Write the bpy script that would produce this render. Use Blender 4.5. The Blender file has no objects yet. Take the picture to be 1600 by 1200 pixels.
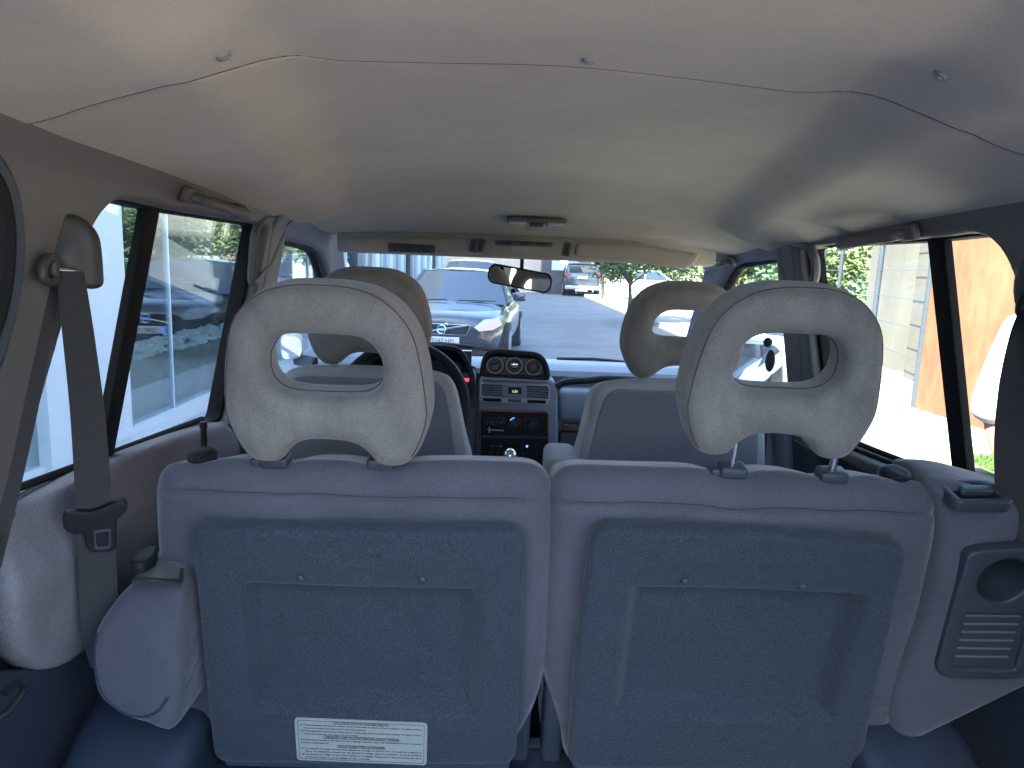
import bpy, bmesh, math, random
from mathutils import Vector, Matrix
from mathutils.bvhtree import BVHTree
R = math.radians
random.seed(7)
scene = bpy.context.scene
COL = scene.collection

# ------------------------------------------------------------------ camera
F_PX = 1109.0                      # focal length in pixels of the 1600 px wide photograph
CAM = Vector((-0.07, 0.0, 1.55)); PITCH, YAW, ROLL = R(-9.6), R(1.0), R(2.2)
FWD = Vector((math.sin(YAW)*math.cos(PITCH), math.cos(YAW)*math.cos(PITCH), math.sin(PITCH)))
_r0 = Vector((math.cos(YAW), -math.sin(YAW), 0)); _u0 = _r0.cross(FWD)
RGT = _r0*math.cos(ROLL) + _u0*math.sin(ROLL); UPV = -_r0*math.sin(ROLL) + _u0*math.cos(ROLL)
cd = bpy.data.cameras.new('camera'); cam = bpy.data.objects.new('camera', cd); COL.objects.link(cam)
cd.sensor_width = 36; cd.lens = 36*F_PX/1600; cd.clip_start = 0.02; cd.clip_end = 2000
cam.matrix_world = Matrix(((RGT.x, UPV.x, -FWD.x, CAM.x), (RGT.y, UPV.y, -FWD.y, CAM.y), (RGT.z, UPV.z, -FWD.z, CAM.z), (0, 0, 0, 1)))
scene.camera = cam
def ray(x, y): return FWD + RGT*((x-800)/F_PX) - UPV*((y-600)/F_PX)
def onp(x, y, p0, n):              # point where the sight line of a photo pixel meets a real plane
    r = ray(x, y); n = Vector(n); t = (Vector(p0)-CAM).dot(n)/r.dot(n); return CAM + r*t
def atX(x, y, v): return onp(x, y, (v, 0, 0), (1, 0, 0))
def atY(x, y, v): return onp(x, y, (0, v, 0), (0, 1, 0))
def atZ(x, y, v): return onp(x, y, (0, 0, v), (0, 0, 1))

# ------------------------------------------------------------------ light
SUN_EL, SUN_AZ = R(50), R(235)     # azimuth clockwise from +Y: sun stands to the left, a little behind
w = bpy.data.worlds.new('World'); scene.world = w; w.use_nodes = True
nt = w.node_tree; sky = nt.nodes.new('ShaderNodeTexSky'); sky.sky_type = 'NISHITA'; sky.sun_disc = False
sky.sun_elevation = SUN_EL; sky.sun_rotation = SUN_AZ; sky.air_density = 1.0; sky.dust_density = 1.5; sky.ozone_density = 1.0
bg = nt.nodes['Background']; nt.links.new(sky.outputs[0], bg.inputs[0]); bg.inputs[1].default_value = 0.115
sd = Vector((math.sin(SUN_AZ)*math.cos(SUN_EL), math.cos(SUN_AZ)*math.cos(SUN_EL), math.sin(SUN_EL)))
sl = bpy.data.lights.new('sun', 'SUN'); sl.energy = 5.0; sl.angle = R(0.5); sl.color = (1.0, 0.94, 0.84)
so = bpy.data.objects.new('sun', sl); COL.objects.link(so); so.rotation_euler = (-sd).to_track_quat('-Z', 'Y').to_euler()
so.location = sd*60
vs = scene.view_settings; vs.view_transform = 'Standard'; vs.look = 'None'; vs.gamma = 1; vs.use_curve_mapping = False
vs.exposure = 3.42
scene.cycles.use_denoising = True
scene.cycles.max_bounces = 12; scene.cycles.diffuse_bounces = 5; scene.cycles.glossy_bounces = 4
scene.cycles.transparent_max_bounces = 16; scene.cycles.transmission_bounces = 4
scene.cycles.sample_clamp_indirect = 6

# ------------------------------------------------------------------ materials
def mat(name, col, rough=0.6, metal=0.0, var=0.0, vscale=8, bump=0.0, bscale=300, sheen=0.0, spec=0.5, emit=None, coat=0.0,
        speck=0.0, sscale=900, stretch=None, wr=0.0, wscale=9, fleck=0.0):
    m = bpy.data.materials.new(name); m.use_nodes = True; t = m.node_tree; b = t.nodes['Principled BSDF']
    b.inputs['Base Color'].default_value = (*col, 1); b.inputs['Roughness'].default_value = rough
    b.inputs['Metallic'].default_value = metal; b.inputs['Specular IOR Level'].default_value = spec
    b.inputs['Sheen Weight'].default_value = sheen; b.inputs['Sheen Roughness'].default_value = 0.4; b.inputs['Coat Weight'].default_value = coat
    b.inputs['Coat Roughness'].default_value = 0.05
    if emit: b.inputs['Emission Color'].default_value = (*emit[:3], 1); b.inputs['Emission Strength'].default_value = emit[3]
    if var or bump or speck:
        tc = t.nodes.new('ShaderNodeTexCoord'); src = tc.outputs['Object']
        if stretch:
            mp = t.nodes.new('ShaderNodeMapping'); mp.inputs['Scale'].default_value = stretch; t.links.new(src, mp.inputs[0]); src = mp.outputs[0]
    last = None
    if var:
        n = t.nodes.new('ShaderNodeTexNoise'); n.inputs['Scale'].default_value = vscale; n.inputs['Detail'].default_value = 6; n.inputs['Roughness'].default_value = 0.65
        t.links.new(src, n.inputs['Vector']); r = t.nodes.new('ShaderNodeValToRGB'); t.links.new(n.outputs['Fac'], r.inputs[0])
        r.color_ramp.elements[0].position = 0.3; r.color_ramp.elements[1].position = 0.7
        r.color_ramp.elements[0].color = (*[c*(1-var) for c in col], 1); r.color_ramp.elements[1].color = (*[min(1, c*(1+var)) for c in col], 1)
        last = r.outputs[0]
    if speck:
        n2 = t.nodes.new('ShaderNodeTexNoise'); n2.inputs['Scale'].default_value = sscale; n2.inputs['Detail'].default_value = 3
        t.links.new(src, n2.inputs['Vector']); r2 = t.nodes.new('ShaderNodeValToRGB'); t.links.new(n2.outputs['Fac'], r2.inputs[0])
        r2.color_ramp.elements[0].position = 0.36; r2.color_ramp.elements[1].position = 0.66
        r2.color_ramp.elements[0].color = (*[1-speck]*3, 1); r2.color_ramp.elements[1].color = (*[1+speck]*3, 1)
        mx = t.nodes.new('ShaderNodeMix'); mx.data_type = 'RGBA'; mx.blend_type = 'MULTIPLY'; mx.inputs[0].default_value = 1
        if last: t.links.new(last, mx.inputs[6])
        else: mx.inputs[6].default_value = (*col, 1)
        t.links.new(r2.outputs[0], mx.inputs[7]); last = mx.outputs[2]
    if fleck:                       # lint, scuffs and scratches lying on the cloth
        n4 = t.nodes.new('ShaderNodeTexNoise'); n4.inputs['Scale'].default_value = 34; n4.inputs['Detail'].default_value = 9; n4.inputs['Roughness'].default_value = 0.75; n4.inputs['Distortion'].default_value = 1.5
        t.links.new(src, n4.inputs['Vector']); r4 = t.nodes.new('ShaderNodeValToRGB'); t.links.new(n4.outputs['Fac'], r4.inputs[0])
        r4.color_ramp.elements[0].position = 0.64; r4.color_ramp.elements[1].position = 0.74; r4.color_ramp.elements[0].color = (0, 0, 0, 1); r4.color_ramp.elements[1].color = (fleck, fleck, fleck, 1)
        m4 = t.nodes.new('ShaderNodeMix'); m4.data_type = 'RGBA'; t.links.new(r4.outputs[0], m4.inputs[0]); m4.inputs[7].default_value = (.42, .41, .40, 1)
        if last: t.links.new(last, m4.inputs[6])
        else: m4.inputs[6].default_value = (*col, 1)
        last = m4.outputs[2]
    if last: t.links.new(last, b.inputs['Base Color'])
    if bump:
        n3 = t.nodes.new('ShaderNodeTexNoise'); n3.inputs['Scale'].default_value = bscale; n3.inputs['Detail'].default_value = 4
        t.links.new(src, n3.inputs['Vector']); bp = t.nodes.new('ShaderNodeBump'); bp.inputs['Strength'].default_value = bump; bp.inputs['Distance'].default_value = 0.002
        t.links.new(n3.outputs['Fac'], bp.inputs['Height']); t.links.new(bp.outputs[0], b.inputs['Normal'])
        if wr:
            n5 = t.nodes.new('ShaderNodeTexNoise'); n5.inputs['Scale'].default_value = wscale; n5.inputs['Detail'].default_value = 3; n5.inputs['Distortion'].default_value = 0.8; t.links.new(src, n5.inputs['Vector'])
            b5 = t.nodes.new('ShaderNodeBump'); b5.inputs['Strength'].default_value = wr; b5.inputs['Distance'].default_value = 0.02; t.links.new(n5.outputs['Fac'], b5.inputs['Height']); t.links.new(b5.outputs[0], bp.inputs['Normal'])
    return m
def glassmat(name, tint, refl, rough=0.0):
    m = bpy.data.materials.new(name); m.use_nodes = True; t = m.node_tree; t.nodes.remove(t.nodes['Principled BSDF'])
    o = t.nodes['Material Output']; a = t.nodes.new('ShaderNodeBsdfTransparent'); a.inputs[0].default_value = (*tint, 1)
    g = t.nodes.new('ShaderNodeBsdfGlossy'); g.inputs['Roughness'].default_value = rough
    x = t.nodes.new('ShaderNodeMixShader'); f = t.nodes.new('ShaderNodeLayerWeight'); f.inputs[0].default_value = .5
    pw = t.nodes.new('ShaderNodeMath'); pw.operation = 'POWER'; pw.inputs[1].default_value = 5; t.links.new(f.outputs['Facing'], pw.inputs[0])
    ma = t.nodes.new('ShaderNodeMath'); ma.operation = 'MULTIPLY_ADD'; ma.inputs[1].default_value = .8; ma.inputs[2].default_value = refl; ma.use_clamp = True; t.links.new(pw.outputs[0], ma.inputs[0])
    t.links.new(ma.outputs[0], x.inputs[0]); t.links.new(a.outputs[0], x.inputs[1]); t.links.new(g.outputs[0], x.inputs[2]); t.links.new(x.outputs[0], o.inputs[0])
    return m
M = {}
M['liner'] = mat('ceiling_cloth', (0.48, 0.43, 0.36), 0.95, var=0.09, vscale=4, wr=.22, wscale=5, fleck=.12, bump=0.35, bscale=380, sheen=0.15, speck=0.05, sscale=500)
M['trim'] = mat('grey_trim_plastic', (0.135, 0.127, 0.12), 0.55, var=0.04, bump=0.25, bscale=500)
M['dtrim'] = mat('dark_trim_plastic', (0.035, 0.045, 0.065), 0.5, var=0.1, bump=0.3, bscale=400)
M['floor'] = mat('cargo_floor_plastic', (0.022, 0.032, 0.050), 0.6, var=0.25, vscale=12, bump=0.3, bscale=300, fleck=.25, wr=.2)
M['lower'] = mat('quarter_trim_vinyl', (0.20, 0.195, 0.21), 0.8, var=0.08, vscale=9, bump=0.6, bscale=260, speck=0.10, sscale=300, wr=.3, wscale=8, fleck=.1)
M['seat'] = mat('seat_velour', (0.086, 0.085, 0.101), 0.95, var=0.13, vscale=7, bump=0.35, bscale=700, sheen=0.35, speck=0.10, sscale=300, wr=.45, wscale=8, fleck=.16)
M['seatf'] = mat('front_seat_velour', (0.17, 0.17, 0.19), 0.95, var=0.1, vscale=7, bump=0.3, bscale=700, sheen=0.35, wr=.4, wscale=7)
M['seatlight'] = mat('seat_side_velour', (0.30, 0.30, 0.31), 0.95, var=0.1, vscale=9, bump=0.3, bscale=700, sheen=0.3)
M['head'] = mat('headrest_velour', (0.200, 0.182, 0.162), 0.95, var=0.20, vscale=20, bump=0.7, bscale=520, sheen=0.3, speck=0.15, sscale=620, wr=.3, wscale=14, fleck=.10, stretch=(1, 1, .55))
M['carpet'] = mat('heathered_carpet', (0.036, 0.047, 0.060), 1.0, var=0.07, vscale=10, bump=1.0, bscale=330, sheen=0.15, speck=0.38, sscale=430, wr=.25, wscale=10, fleck=.30)
M['carpet2'] = mat('dark_carpet', (0.045, 0.06, 0.09), 1.0, var=0.2, bump=1.0, bscale=500, speck=0.3, sscale=500)
M['black'] = mat('black_plastic', (0.014, 0.014, 0.016), 0.55, bump=0.15, bscale=600, spec=0.3)
M['clip'] = mat('clip_plastic', (0.30, 0.29, 0.28), 0.4)
M['btrim'] = mat('belt_guide_plastic', (0.045, 0.043, 0.041), 0.45, bump=0.12, bscale=500)
M['rubber'] = mat('black_rubber', (0.010, 0.010, 0.010), 0.75, spec=0.2)
M['belt'] = mat('belt_webbing', (0.040, 0.037, 0.036), 0.8, var=0.08, vscale=30, bump=0.8, bscale=500, sheen=0.2, stretch=(1, 1, 4))
M['steel'] = mat('steel', (0.75, 0.75, 0.76), 0.18, 1.0)
M['thread'] = mat('seam_thread', (0.05, 0.045, 0.045), 0.9)
M['zip'] = mat('navy_piping', (0.03, 0.035, 0.08), 0.6)
M['slate'] = mat('slate_plastic', (0.042, 0.052, 0.064), 0.45, bump=0.12, bscale=500)
M['dash'] = mat('dashboard_vinyl', (0.20, 0.23, 0.28), 0.5, var=0.05, bump=0.3, bscale=400)
M['bezel'] = mat('silver_pink_bezel', (0.42, 0.38, 0.41), 0.35)
M['wood'] = mat('wood_trim', (0.16, 0.055, 0.028), 0.25, var=0.5, vscale=30, coat=0.6, stretch=(1, 1, 6))
M['gauge'] = mat('gauge_face', (0.03, 0.03, 0.032), 0.3, spec=0.6)
M['print'] = mat('pale_print', (0.55, 0.56, 0.58), 0.6)
M['ink'] = mat('sticker_ink', (0.035, 0.04, 0.045), 0.7)
M['paper'] = mat('sticker_paper', (0.36, 0.38, 0.34), 0.45, var=0.07, vscale=40)
M['red'] = mat('red_lamp', (0.5, 0.02, 0.03), 0.4, emit=(1, .05, .1, 0.25))
M['blue'] = mat('blue_button', (0.05, 0.15, 0.7), 0.4, emit=(.1, .3, 1, 0.3))
M['lcd'] = mat('clock_display', (0.02, 0.025, 0.02), 0.2)
M['lcdd'] = mat('clock_digits', (0.1, 0.12, 0.08), 0.4, emit=(.5, .6, .35, 0.25))
M['lens'] = mat('lamp_lens', (0.5, 0.5, 0.5), 0.2)
M['mirror'] = mat('mirror_glass', (0.85, 0.88, 0.9), 0.02, 1.0)
M['silver'] = mat('silver_paint', (0.5, 0.51, 0.5), 0.3, 0.3, coat=0.6)
M['glass'] = glassmat('window_glass', (0.86, 0.92, 0.92), 0.03)
M['wglass'] = glassmat('windscreen_glass', (0.80, 0.90, 0.95), 0.03)
M['facade_glass'] = glassmat('showroom_glass', (0.85, 0.92, 0.93), 0.20)
M['asphalt'] = mat('asphalt', (0.17, 0.172, 0.175), 0.9, var=0.22, vscale=0.9, bump=0.4, bscale=60, speck=0.15, sscale=40)
M['walk'] = mat('pale_concrete', (0.33, 0.305, 0.27), 0.9, var=0.12, vscale=1.2, bump=0.3, bscale=50, speck=0.08, sscale=60)
M['conc'] = mat('board_concrete', (0.095, 0.087, 0.075), 0.9, var=0.18, vscale=1.5, bump=0.4, bscale=30, stretch=(1, 1, .5))
M['kerb'] = mat('kerb_stone', (0.30, 0.29, 0.27), 0.9, var=0.1)
M['rust'] = mat('rusted_steel', (0.150, 0.060, 0.029), 0.85, var=0.38, vscale=1.1, speck=0.16, sscale=11, fleck=.06, stretch=(1, 1, .35))
M['white'] = mat('white_render', (0.58, 0.60, 0.62), 0.8, var=0.03)
M['frame'] = mat('dark_window_frame', (0.05, 0.06, 0.075), 0.4)
M['alum'] = mat('pale_aluminium', (0.55, 0.62, 0.68), 0.4, 0.2)
M['tile'] = mat('pale_paving_tile', (0.42, 0.43, 0.44), 0.6, var=0.07, vscale=3)
M['gwall'] = mat('dark_grey_render', (0.10, 0.095, 0.10), 0.85, var=0.15, vscale=2)
M['stone'] = mat('white_pebble', (0.78, 0.78, 0.74), 0.7, var=0.15, vscale=20)
M['grass'] = mat('grass', (0.07, 0.12, 0.03), 0.95, var=0.35, vscale=8, bump=1, bscale=60)
M['leaf'] = mat('leaf', (0.065, 0.115, 0.03), 0.6, var=0.35, vscale=2)
M['leafy'] = mat('yellow_leaf', (0.080, 0.115, 0.030), 0.6, var=0.35, vscale=1.5)
M['bark'] = mat('bark', (0.09, 0.065, 0.045), 0.9)
M['skin'] = mat('skin', (0.42, 0.22, 0.14), 0.55, var=.05)
M['shirt'] = mat('white_shirt', (0.55, 0.56, 0.58), 0.9, bump=.3, bscale=80)
M['trouser'] = mat('dark_trousers', (0.04, 0.045, 0.06), 0.9)
M['hair'] = mat('dark_hair', (0.02, 0.015, 0.012), 0.7)
M['chrome'] = mat('chrome', (0.8, 0.8, 0.8), 0.08, 1.0)
M['lampglass'] = mat('headlight_glass', (0.55, 0.58, 0.6), 0.08, 0.4, coat=1)
M['tail'] = mat('tail_lamp_red', (0.35, 0.02, 0.02), 0.2, coat=.8)
M['carglass'] = mat('car_window', (0.02, 0.03, 0.035), 0.03, 0.0, spec=1.0, coat=1)
M['tyre'] = mat('tyre', (0.02, 0.02, 0.02), 0.8)
M['rim'] = mat('wheel_rim', (0.4, 0.41, 0.42), 0.3, 0.8)
M['plate'] = mat('plate_white', (0.65, 0.67, 0.68), 0.5)
def paint(name, c, metal=.5): return mat(name, c, 0.28, metal, coat=1.0)
M['pgrey'] = paint('grey_car_paint', (0.05, 0.055, 0.07))
M['pwhite'] = paint('white_car_paint', (0.62, 0.62, 0.60), 0)
M['psilver'] = paint('silver_car_paint', (0.35, 0.36, 0.38))
M['pdark'] = paint('dark_blue_car_paint', (0.06, 0.075, 0.10))

# ------------------------------------------------------------------ object helpers
def thing(name, label, cat, loc=(0, 0, 0), group=None):
    o = bpy.data.objects.new(name, None); COL.objects.link(o); o.location = loc; o['label'] = label; o['category'] = cat
    o.empty_display_size = .1
    if group: o['group'] = group
    return o
def tag(o, label=None, cat=None, group=None, kind=None):
    if label: o['label'] = label
    if cat: o['category'] = cat
    if group: o['group'] = group
    if kind: o['kind'] = kind
    return o
def root_of(o):
    while o.parent: o = o.parent
    return o
def link(name, me, m, parent=None, smooth=True, world=True, ang=40):
    o = bpy.data.objects.new(name, me); COL.objects.link(o)
    if m is not None and not me.materials: me.materials.append(M[m] if isinstance(m, str) else m)
    if smooth and len(me.polygons):
        me.polygons.foreach_set('use_smooth', [True]*len(me.polygons)); me.set_sharp_from_angle(angle=R(ang))
    if parent:
        o.parent = parent
        if world:
            r = root_of(parent)
            o.matrix_parent_inverse = Matrix.Translation(-Vector(r.location)) if parent is r else Matrix.Identity(4)
    return o
def mesh(verts, faces, name='m'):
    me = bpy.data.meshes.new(name); me.from_pydata([tuple(v) for v in verts], [], faces); me.update(); return me
def bm_mesh(bm, name='m'):
    bmesh.ops.recalc_face_normals(bm, faces=bm.faces)
    me = bpy.data.meshes.new(name); bm.to_mesh(me); bm.free(); return me
def box(bm, c, s, bev=0.0, rot=None, seg=2):
    r = bmesh.ops.create_cube(bm, size=1); vs_ = r['verts']
    mt = Matrix.Translation(Vector(c)) @ (rot.to_4x4() if rot is not None else Matrix.Identity(4)) @ Matrix.Diagonal((*s, 1))
    bmesh.ops.transform(bm, matrix=mt, verts=vs_)
    if bev:
        es = list({e for v in vs_ for e in v.link_edges}); bmesh.ops.bevel(bm, geom=es, offset=bev, segments=seg, affect='EDGES', profile=.5)
def cyl(bm, a, b, r1, r2=None, n=16, caps=True):
    a = Vector(a); b = Vector(b); d = b-a; q = d.to_track_quat('Z', 'Y').to_matrix().to_4x4()
    r = bmesh.ops.create_cone(bm, cap_ends=caps, segments=n, radius1=r1, radius2=r1 if r2 is None else r2, depth=d.length)
    bmesh.ops.transform(bm, matrix=Matrix.Translation((a+b)/2) @ q, verts=r['verts'])
def ball(bm, c, r, s=(1, 1, 1), n=12):
    k = bmesh.ops.create_uvsphere(bm, u_segments=n*2, v_segments=n, radius=r)
    bmesh.ops.transform(bm, matrix=Matrix.Translation(Vector(c)) @ Matrix.Diagonal((*s, 1)), verts=k['verts'])
def tube(bm, pts, r, n=8, closed=False, taper=None):
    pts = [Vector(p) for p in pts]; N = len(pts); rings = []; prev = None
    for i, p in enumerate(pts):
        a = pts[(i-1) % N] if (closed or i > 0) else p; b = pts[(i+1) % N] if (closed or i < N-1) else p
        t = (b-a).normalized()
        if prev is None: up = Vector((0, 0, 1)) if abs(t.z) < .9 else Vector((0, 1, 0)); u = t.cross(up).normalized()
        else: u = (prev - t*prev.dot(t)).normalized()
        prev = u; v = t.cross(u); rr = r if taper is None else r*taper(i/(N-1))
        rings.append([bm.verts.new(p + (u*math.cos(k*2*math.pi/n) + v*math.sin(k*2*math.pi/n))*rr) for k in range(n)])
    for i in range(N if closed else N-1):
        A, B = rings[i], rings[(i+1) % N]
        for k in range(n): bm.faces.new((A[k], A[(k+1) % n], B[(k+1) % n], B[k]))
    if not closed: bm.faces.new(rings[0][::-1]); bm.faces.new(rings[-1])
def cr(P, n=6, closed=True):        # Catmull-Rom through control points
    P = [Vector(p) for p in P]; N = len(P); out = []
    for i in range(N if closed else N-1):
        p0, p1, p2, p3 = (P[(i-1) % N] if closed or i else P[0]), P[i], P[(i+1) % N], (P[(i+2) % N] if closed or i+2 < N else P[-1])
        for k in range(n):
            t = k/n; out.append(.5*((2*p1)+(p2-p0)*t+(2*p0-5*p1+4*p2-p3)*t*t+(3*p1-p0-3*p2+p3)*t**3))
    if not closed: out.append(P[-1])
    return out
def rrect(x0, z0, x1, z1, r, n=6):
    out = []
    for cx, cz, a in ((x1-r, z1-r, 0), (x0+r, z1-r, 90), (x0+r, z0+r, 180), (x1-r, z0+r, 270)):
        for k in range(n+1):
            t = R(a+90*k/n); out.append((cx+r*math.cos(t), cz+r*math.sin(t)))
    return out
def rpoly(P, r, n=5):               # polygon with rounded corners; r one value or one per corner
    out = []; N = len(P)
    for i in range(N):
        p = Vector(P[i][:2]); a = Vector(P[i-1][:2])-p; b = Vector(P[(i+1) % N][:2])-p; rr = r[i] if isinstance(r, (list, tuple)) else r
        d = min(rr, a.length*.48, b.length*.48); a.normalize(); b.normalize(); A = p+a*d; B = p+b*d
        for k in range(n+1):
            t = k/n; out.append((A*(1-t)**2+p*2*t*(1-t)+B*t*t).to_tuple())
    return out
def slab_me(loops, y0, y1, bev=0.0, bres=3):   # outline in (x, z), extruded along y, with rounded edges
    cu = bpy.data.curves.new('c', 'CURVE'); cu.dimensions = '2D'; cu.fill_mode = 'BOTH'
    for L in loops:
        s = cu.splines.new('POLY'); s.points.add(len(L)-1); s.use_cyclic_u = True
        for i, p in enumerate(L): s.points[i].co = (p[0], p[1], 0, 1)
    h = (y1-y0)/2; cu.extrude = max(h-bev, 0.0001); cu.bevel_depth = bev; cu.bevel_resolution = bres; cu.offset = -bev
    o = bpy.data.objects.new('c', cu); COL.objects.link(o); dg = bpy.context.evaluated_depsgraph_get(); dg.update()
    me = bpy.data.meshes.new_from_object(o.evaluated_get(dg)); bpy.data.objects.remove(o); bpy.data.curves.remove(cu)
    me.materials.clear(); m_ = (y0+y1)/2
    me.transform(Matrix(((1, 0, 0, 0), (0, 0, -1, m_), (0, 1, 0, 0), (0, 0, 0, 1))))
    bm = bmesh.new(); bm.from_mesh(me); bmesh.ops.remove_doubles(bm, verts=bm.verts, dist=1e-5); bmesh.ops.recalc_face_normals(bm, faces=bm.faces); bm.to_mesh(me); bm.free()
    return me
def remesh(me, vox, smooth=4):
    o = bpy.data.objects.new('r', me); COL.objects.link(o)
    md = o.modifiers.new('r', 'REMESH'); md.mode = 'VOXEL'; md.voxel_size = vox; md.adaptivity = 0
    if smooth: s = o.modifiers.new('s', 'SMOOTH'); s.factor = .5; s.iterations = smooth
    dg = bpy.context.evaluated_depsgraph_get(); dg.update(); r = bpy.data.meshes.new_from_object(o.evaluated_get(dg)); bpy.data.objects.remove(o); return r
def warp(me, fn):
    for v in me.vertices: v.co = fn(v.co)
    me.update(); return me
def soft(loops, y0, y1, bev, vox=.006, smooth=4, fn=None, bres=3):
    me = remesh(slab_me(loops, y0, y1, bev, bres), vox, smooth)
    return warp(me, fn) if fn else me
def hug(me, pts, off=.0003):
    t = BVHTree.FromPolygons([v.co for v in me.vertices], [p.vertices[:] for p in me.polygons]); out = []
    for p in pts:
        q, n, i, d = t.find_nearest(Vector(p)); out.append(q + n*off)
    return out
def sms(a, b, x):
    t = max(0, min(1, (x-a)/(b-a))); return t*t*(3-2*t)
def sdrr(x, z, x0, z0, x1, z1, r):   # signed distance to a rounded rectangle
    qx = abs(x-(x0+x1)/2)-(x1-x0)/2+r; qz = abs(z-(z0+z1)/2)-(z1-z0)/2+r
    return math.hypot(max(qx, 0), max(qz, 0))+min(max(qx, qz), 0)-r
def text_me(s, size, Mx, ext=0.0002, align='LEFT', bold=0.0):
    cu = bpy.data.curves.new('t', 'FONT'); cu.body = s; cu.size = size; cu.extrude = ext; cu.align_x = align; cu.offset = bold; cu.resolution_u = 2
    o = bpy.data.objects.new('t', cu); COL.objects.link(o); dg = bpy.context.evaluated_depsgraph_get(); dg.update()
    me = bpy.data.meshes.new_from_object(o.evaluated_get(dg)); bpy.data.objects.remove(o); me.materials.clear(); me.transform(Mx); return me
def join_me(ms):
    bm = bmesh.new()
    for m in ms: bm.from_mesh(m)
    me = bpy.data.meshes.new('j'); bm.to_mesh(me); bm.free(); return me
XZ = Matrix(((1, 0, 0, 0), (0, 0, -1, 0), (0, 1, 0, 0), (0, 0, 0, 1)))   # text plane facing -Y
def ribbon(bm, pts, wdir, wid, th):
    pts = [Vector(p) for p in pts]; rows = []
    for i, p in enumerate(pts):
        t = (pts[min(i+1, len(pts)-1)]-pts[max(i-1, 0)]).normalized(); wv = Vector(wdir[i] if isinstance(wdir[0], (tuple, list, Vector)) else wdir)
        wv = (wv - t*wv.dot(t)).normalized(); n = t.cross(wv)
        W = wid[i] if isinstance(wid, (list, tuple)) else wid
        rows.append([bm.verts.new(p+wv*W*a/2+n*th*b/2) for a, b in ((-1, -1), (-.5, -1.25), (.5, -1.25), (1, -1), (1, 1), (.5, 1.25), (-.5, 1.25), (-1, 1))])
    for A, B in zip(rows, rows[1:]):
        for k in range(8): bm.faces.new((A[k], A[(k+1) % 8], B[(k+1) % 8], B[k]))
    bm.faces.new(rows[0][::-1]); bm.faces.new(rows[-1])
def copy_tree(o, parent=None):
    c = o.copy(); COL.objects.link(c); c.parent = parent
    for ch in [x for x in list(COL.objects) if x.parent == o]: copy_tree(ch, c)
    return c
# ------------------------------------------------------------------ the car round the camera
car = thing('car_body', 'grey cloth-lined cabin of the off-road car, seen from its open tailgate', 'car', (0, 1.3, 0))
def ceilZ(x, y):
    b = 1.752-.117*sms(1.62, 2.25, y); e = 1.678-.062*sms(.7, 2.4, y)-(.02 if x > 0 else 0)*abs(x)/.6; t = min(1, abs(x)/.64)**3.2
    z = b+(e-b)*t
    wr = .31+.20*max(0, min(1.2, (y-.69)/1.19))
    z -= .046*sms(wr-.05, wr+.06, abs(x))*(1-sms(1.86, 1.95, y))*(1-t*.85)
    z -= .012*math.exp(-((y-.60)/.05)**2)*(1-t)
    return z
def onceil(px, py):
    z = 1.72
    for _ in range(12): p = atZ(px, py, z); z = ceilZ(p.x, p.y)
    return Vector((p.x, p.y, z))
seam_px = [(75, 190), (110, 172), (200, 147), (262, 132), (290, 118), (312, 105), (345, 97), (480, 93), (700, 97), (880, 101), (1100, 124), (1300, 150), (1430, 160), (1475, 172), (1510, 200), (1540, 220), (1600, 243)]
seam = sorted([onceil(p.x, p.y) for p in cr([(a, b, 0) for a, b in seam_px], 10, False)], key=lambda p: p.x)
def seamY(x):
    if x <= seam[0].x: return seam[0].y
    for a, b in zip(seam, seam[1:]):
        if x <= b.x: t = (x-a.x)/max(1e-6, b.x-a.x); return a.y+(b.y-a.y)*t
    return seam[-1].y
_sy = [seamY(-.66+i*.01) for i in range(133)]
for _ in range(2): _sy = [sum(_sy[max(0, i-3):i+4])/len(_sy[max(0, i-3):i+4]) for i in range(133)]
def sY(x): k = max(0, min(131.999, (x+.66)/.01)); i = int(k); return _sy[i]*(1-(k-i))+_sy[i+1]*(k-i)
def liner(front):
    V = []; Fc = []; nx = 132; ny = 130 if front else 50
    for j in range(ny+1):
        for i in range(nx+1):
            x = -.66+i*.01; s = sY(x)
            if front: y = s+.0018+(2.235-s)*(max(0, j-3)/(ny-3))+(.0, .0012, .0030, .006)[min(j, 3)]; z = ceilZ(x, y)-.001+(.014, .005, .0014, 0)[min(j, 3)]
            else:
                if j < ny-3: y = s-(s-.40)*(1-j/(ny-3)); z = ceilZ(x, y)-.002
                else: y = s+(0.0012, .002, .002)[j-ny+2 if j-ny+2 >= 0 else 0] if j > ny-3 else s; z = ceilZ(x, y)+(-.001, .001, .004, .014)[j-(ny-3)]
            V.append((x, y, z))
    for j in range(ny):
        for i in range(nx): a = j*(nx+1)+i; Fc.append((a, a+nx+1, a+nx+2, a+1))
    return mesh(V, Fc)
link('headliner', liner(True), 'liner', car)
bm = bmesh.new(); tube(bm, [(-.655+i*.01, sY(-.655+i*.01)+.001, ceilZ(-.655+i*.01, sY(-.655+i*.01))+-.0002) for i in range(132)], .0011, 6); link('lining_gap_shade', bm_mesh(bm), 'thread', car); tag(link('rear_headliner', liner(False), 'liner', car), 'rear panel of the roof lining held by round clips')  # dark tube in the groove stands in for the shade of the gap
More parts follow.
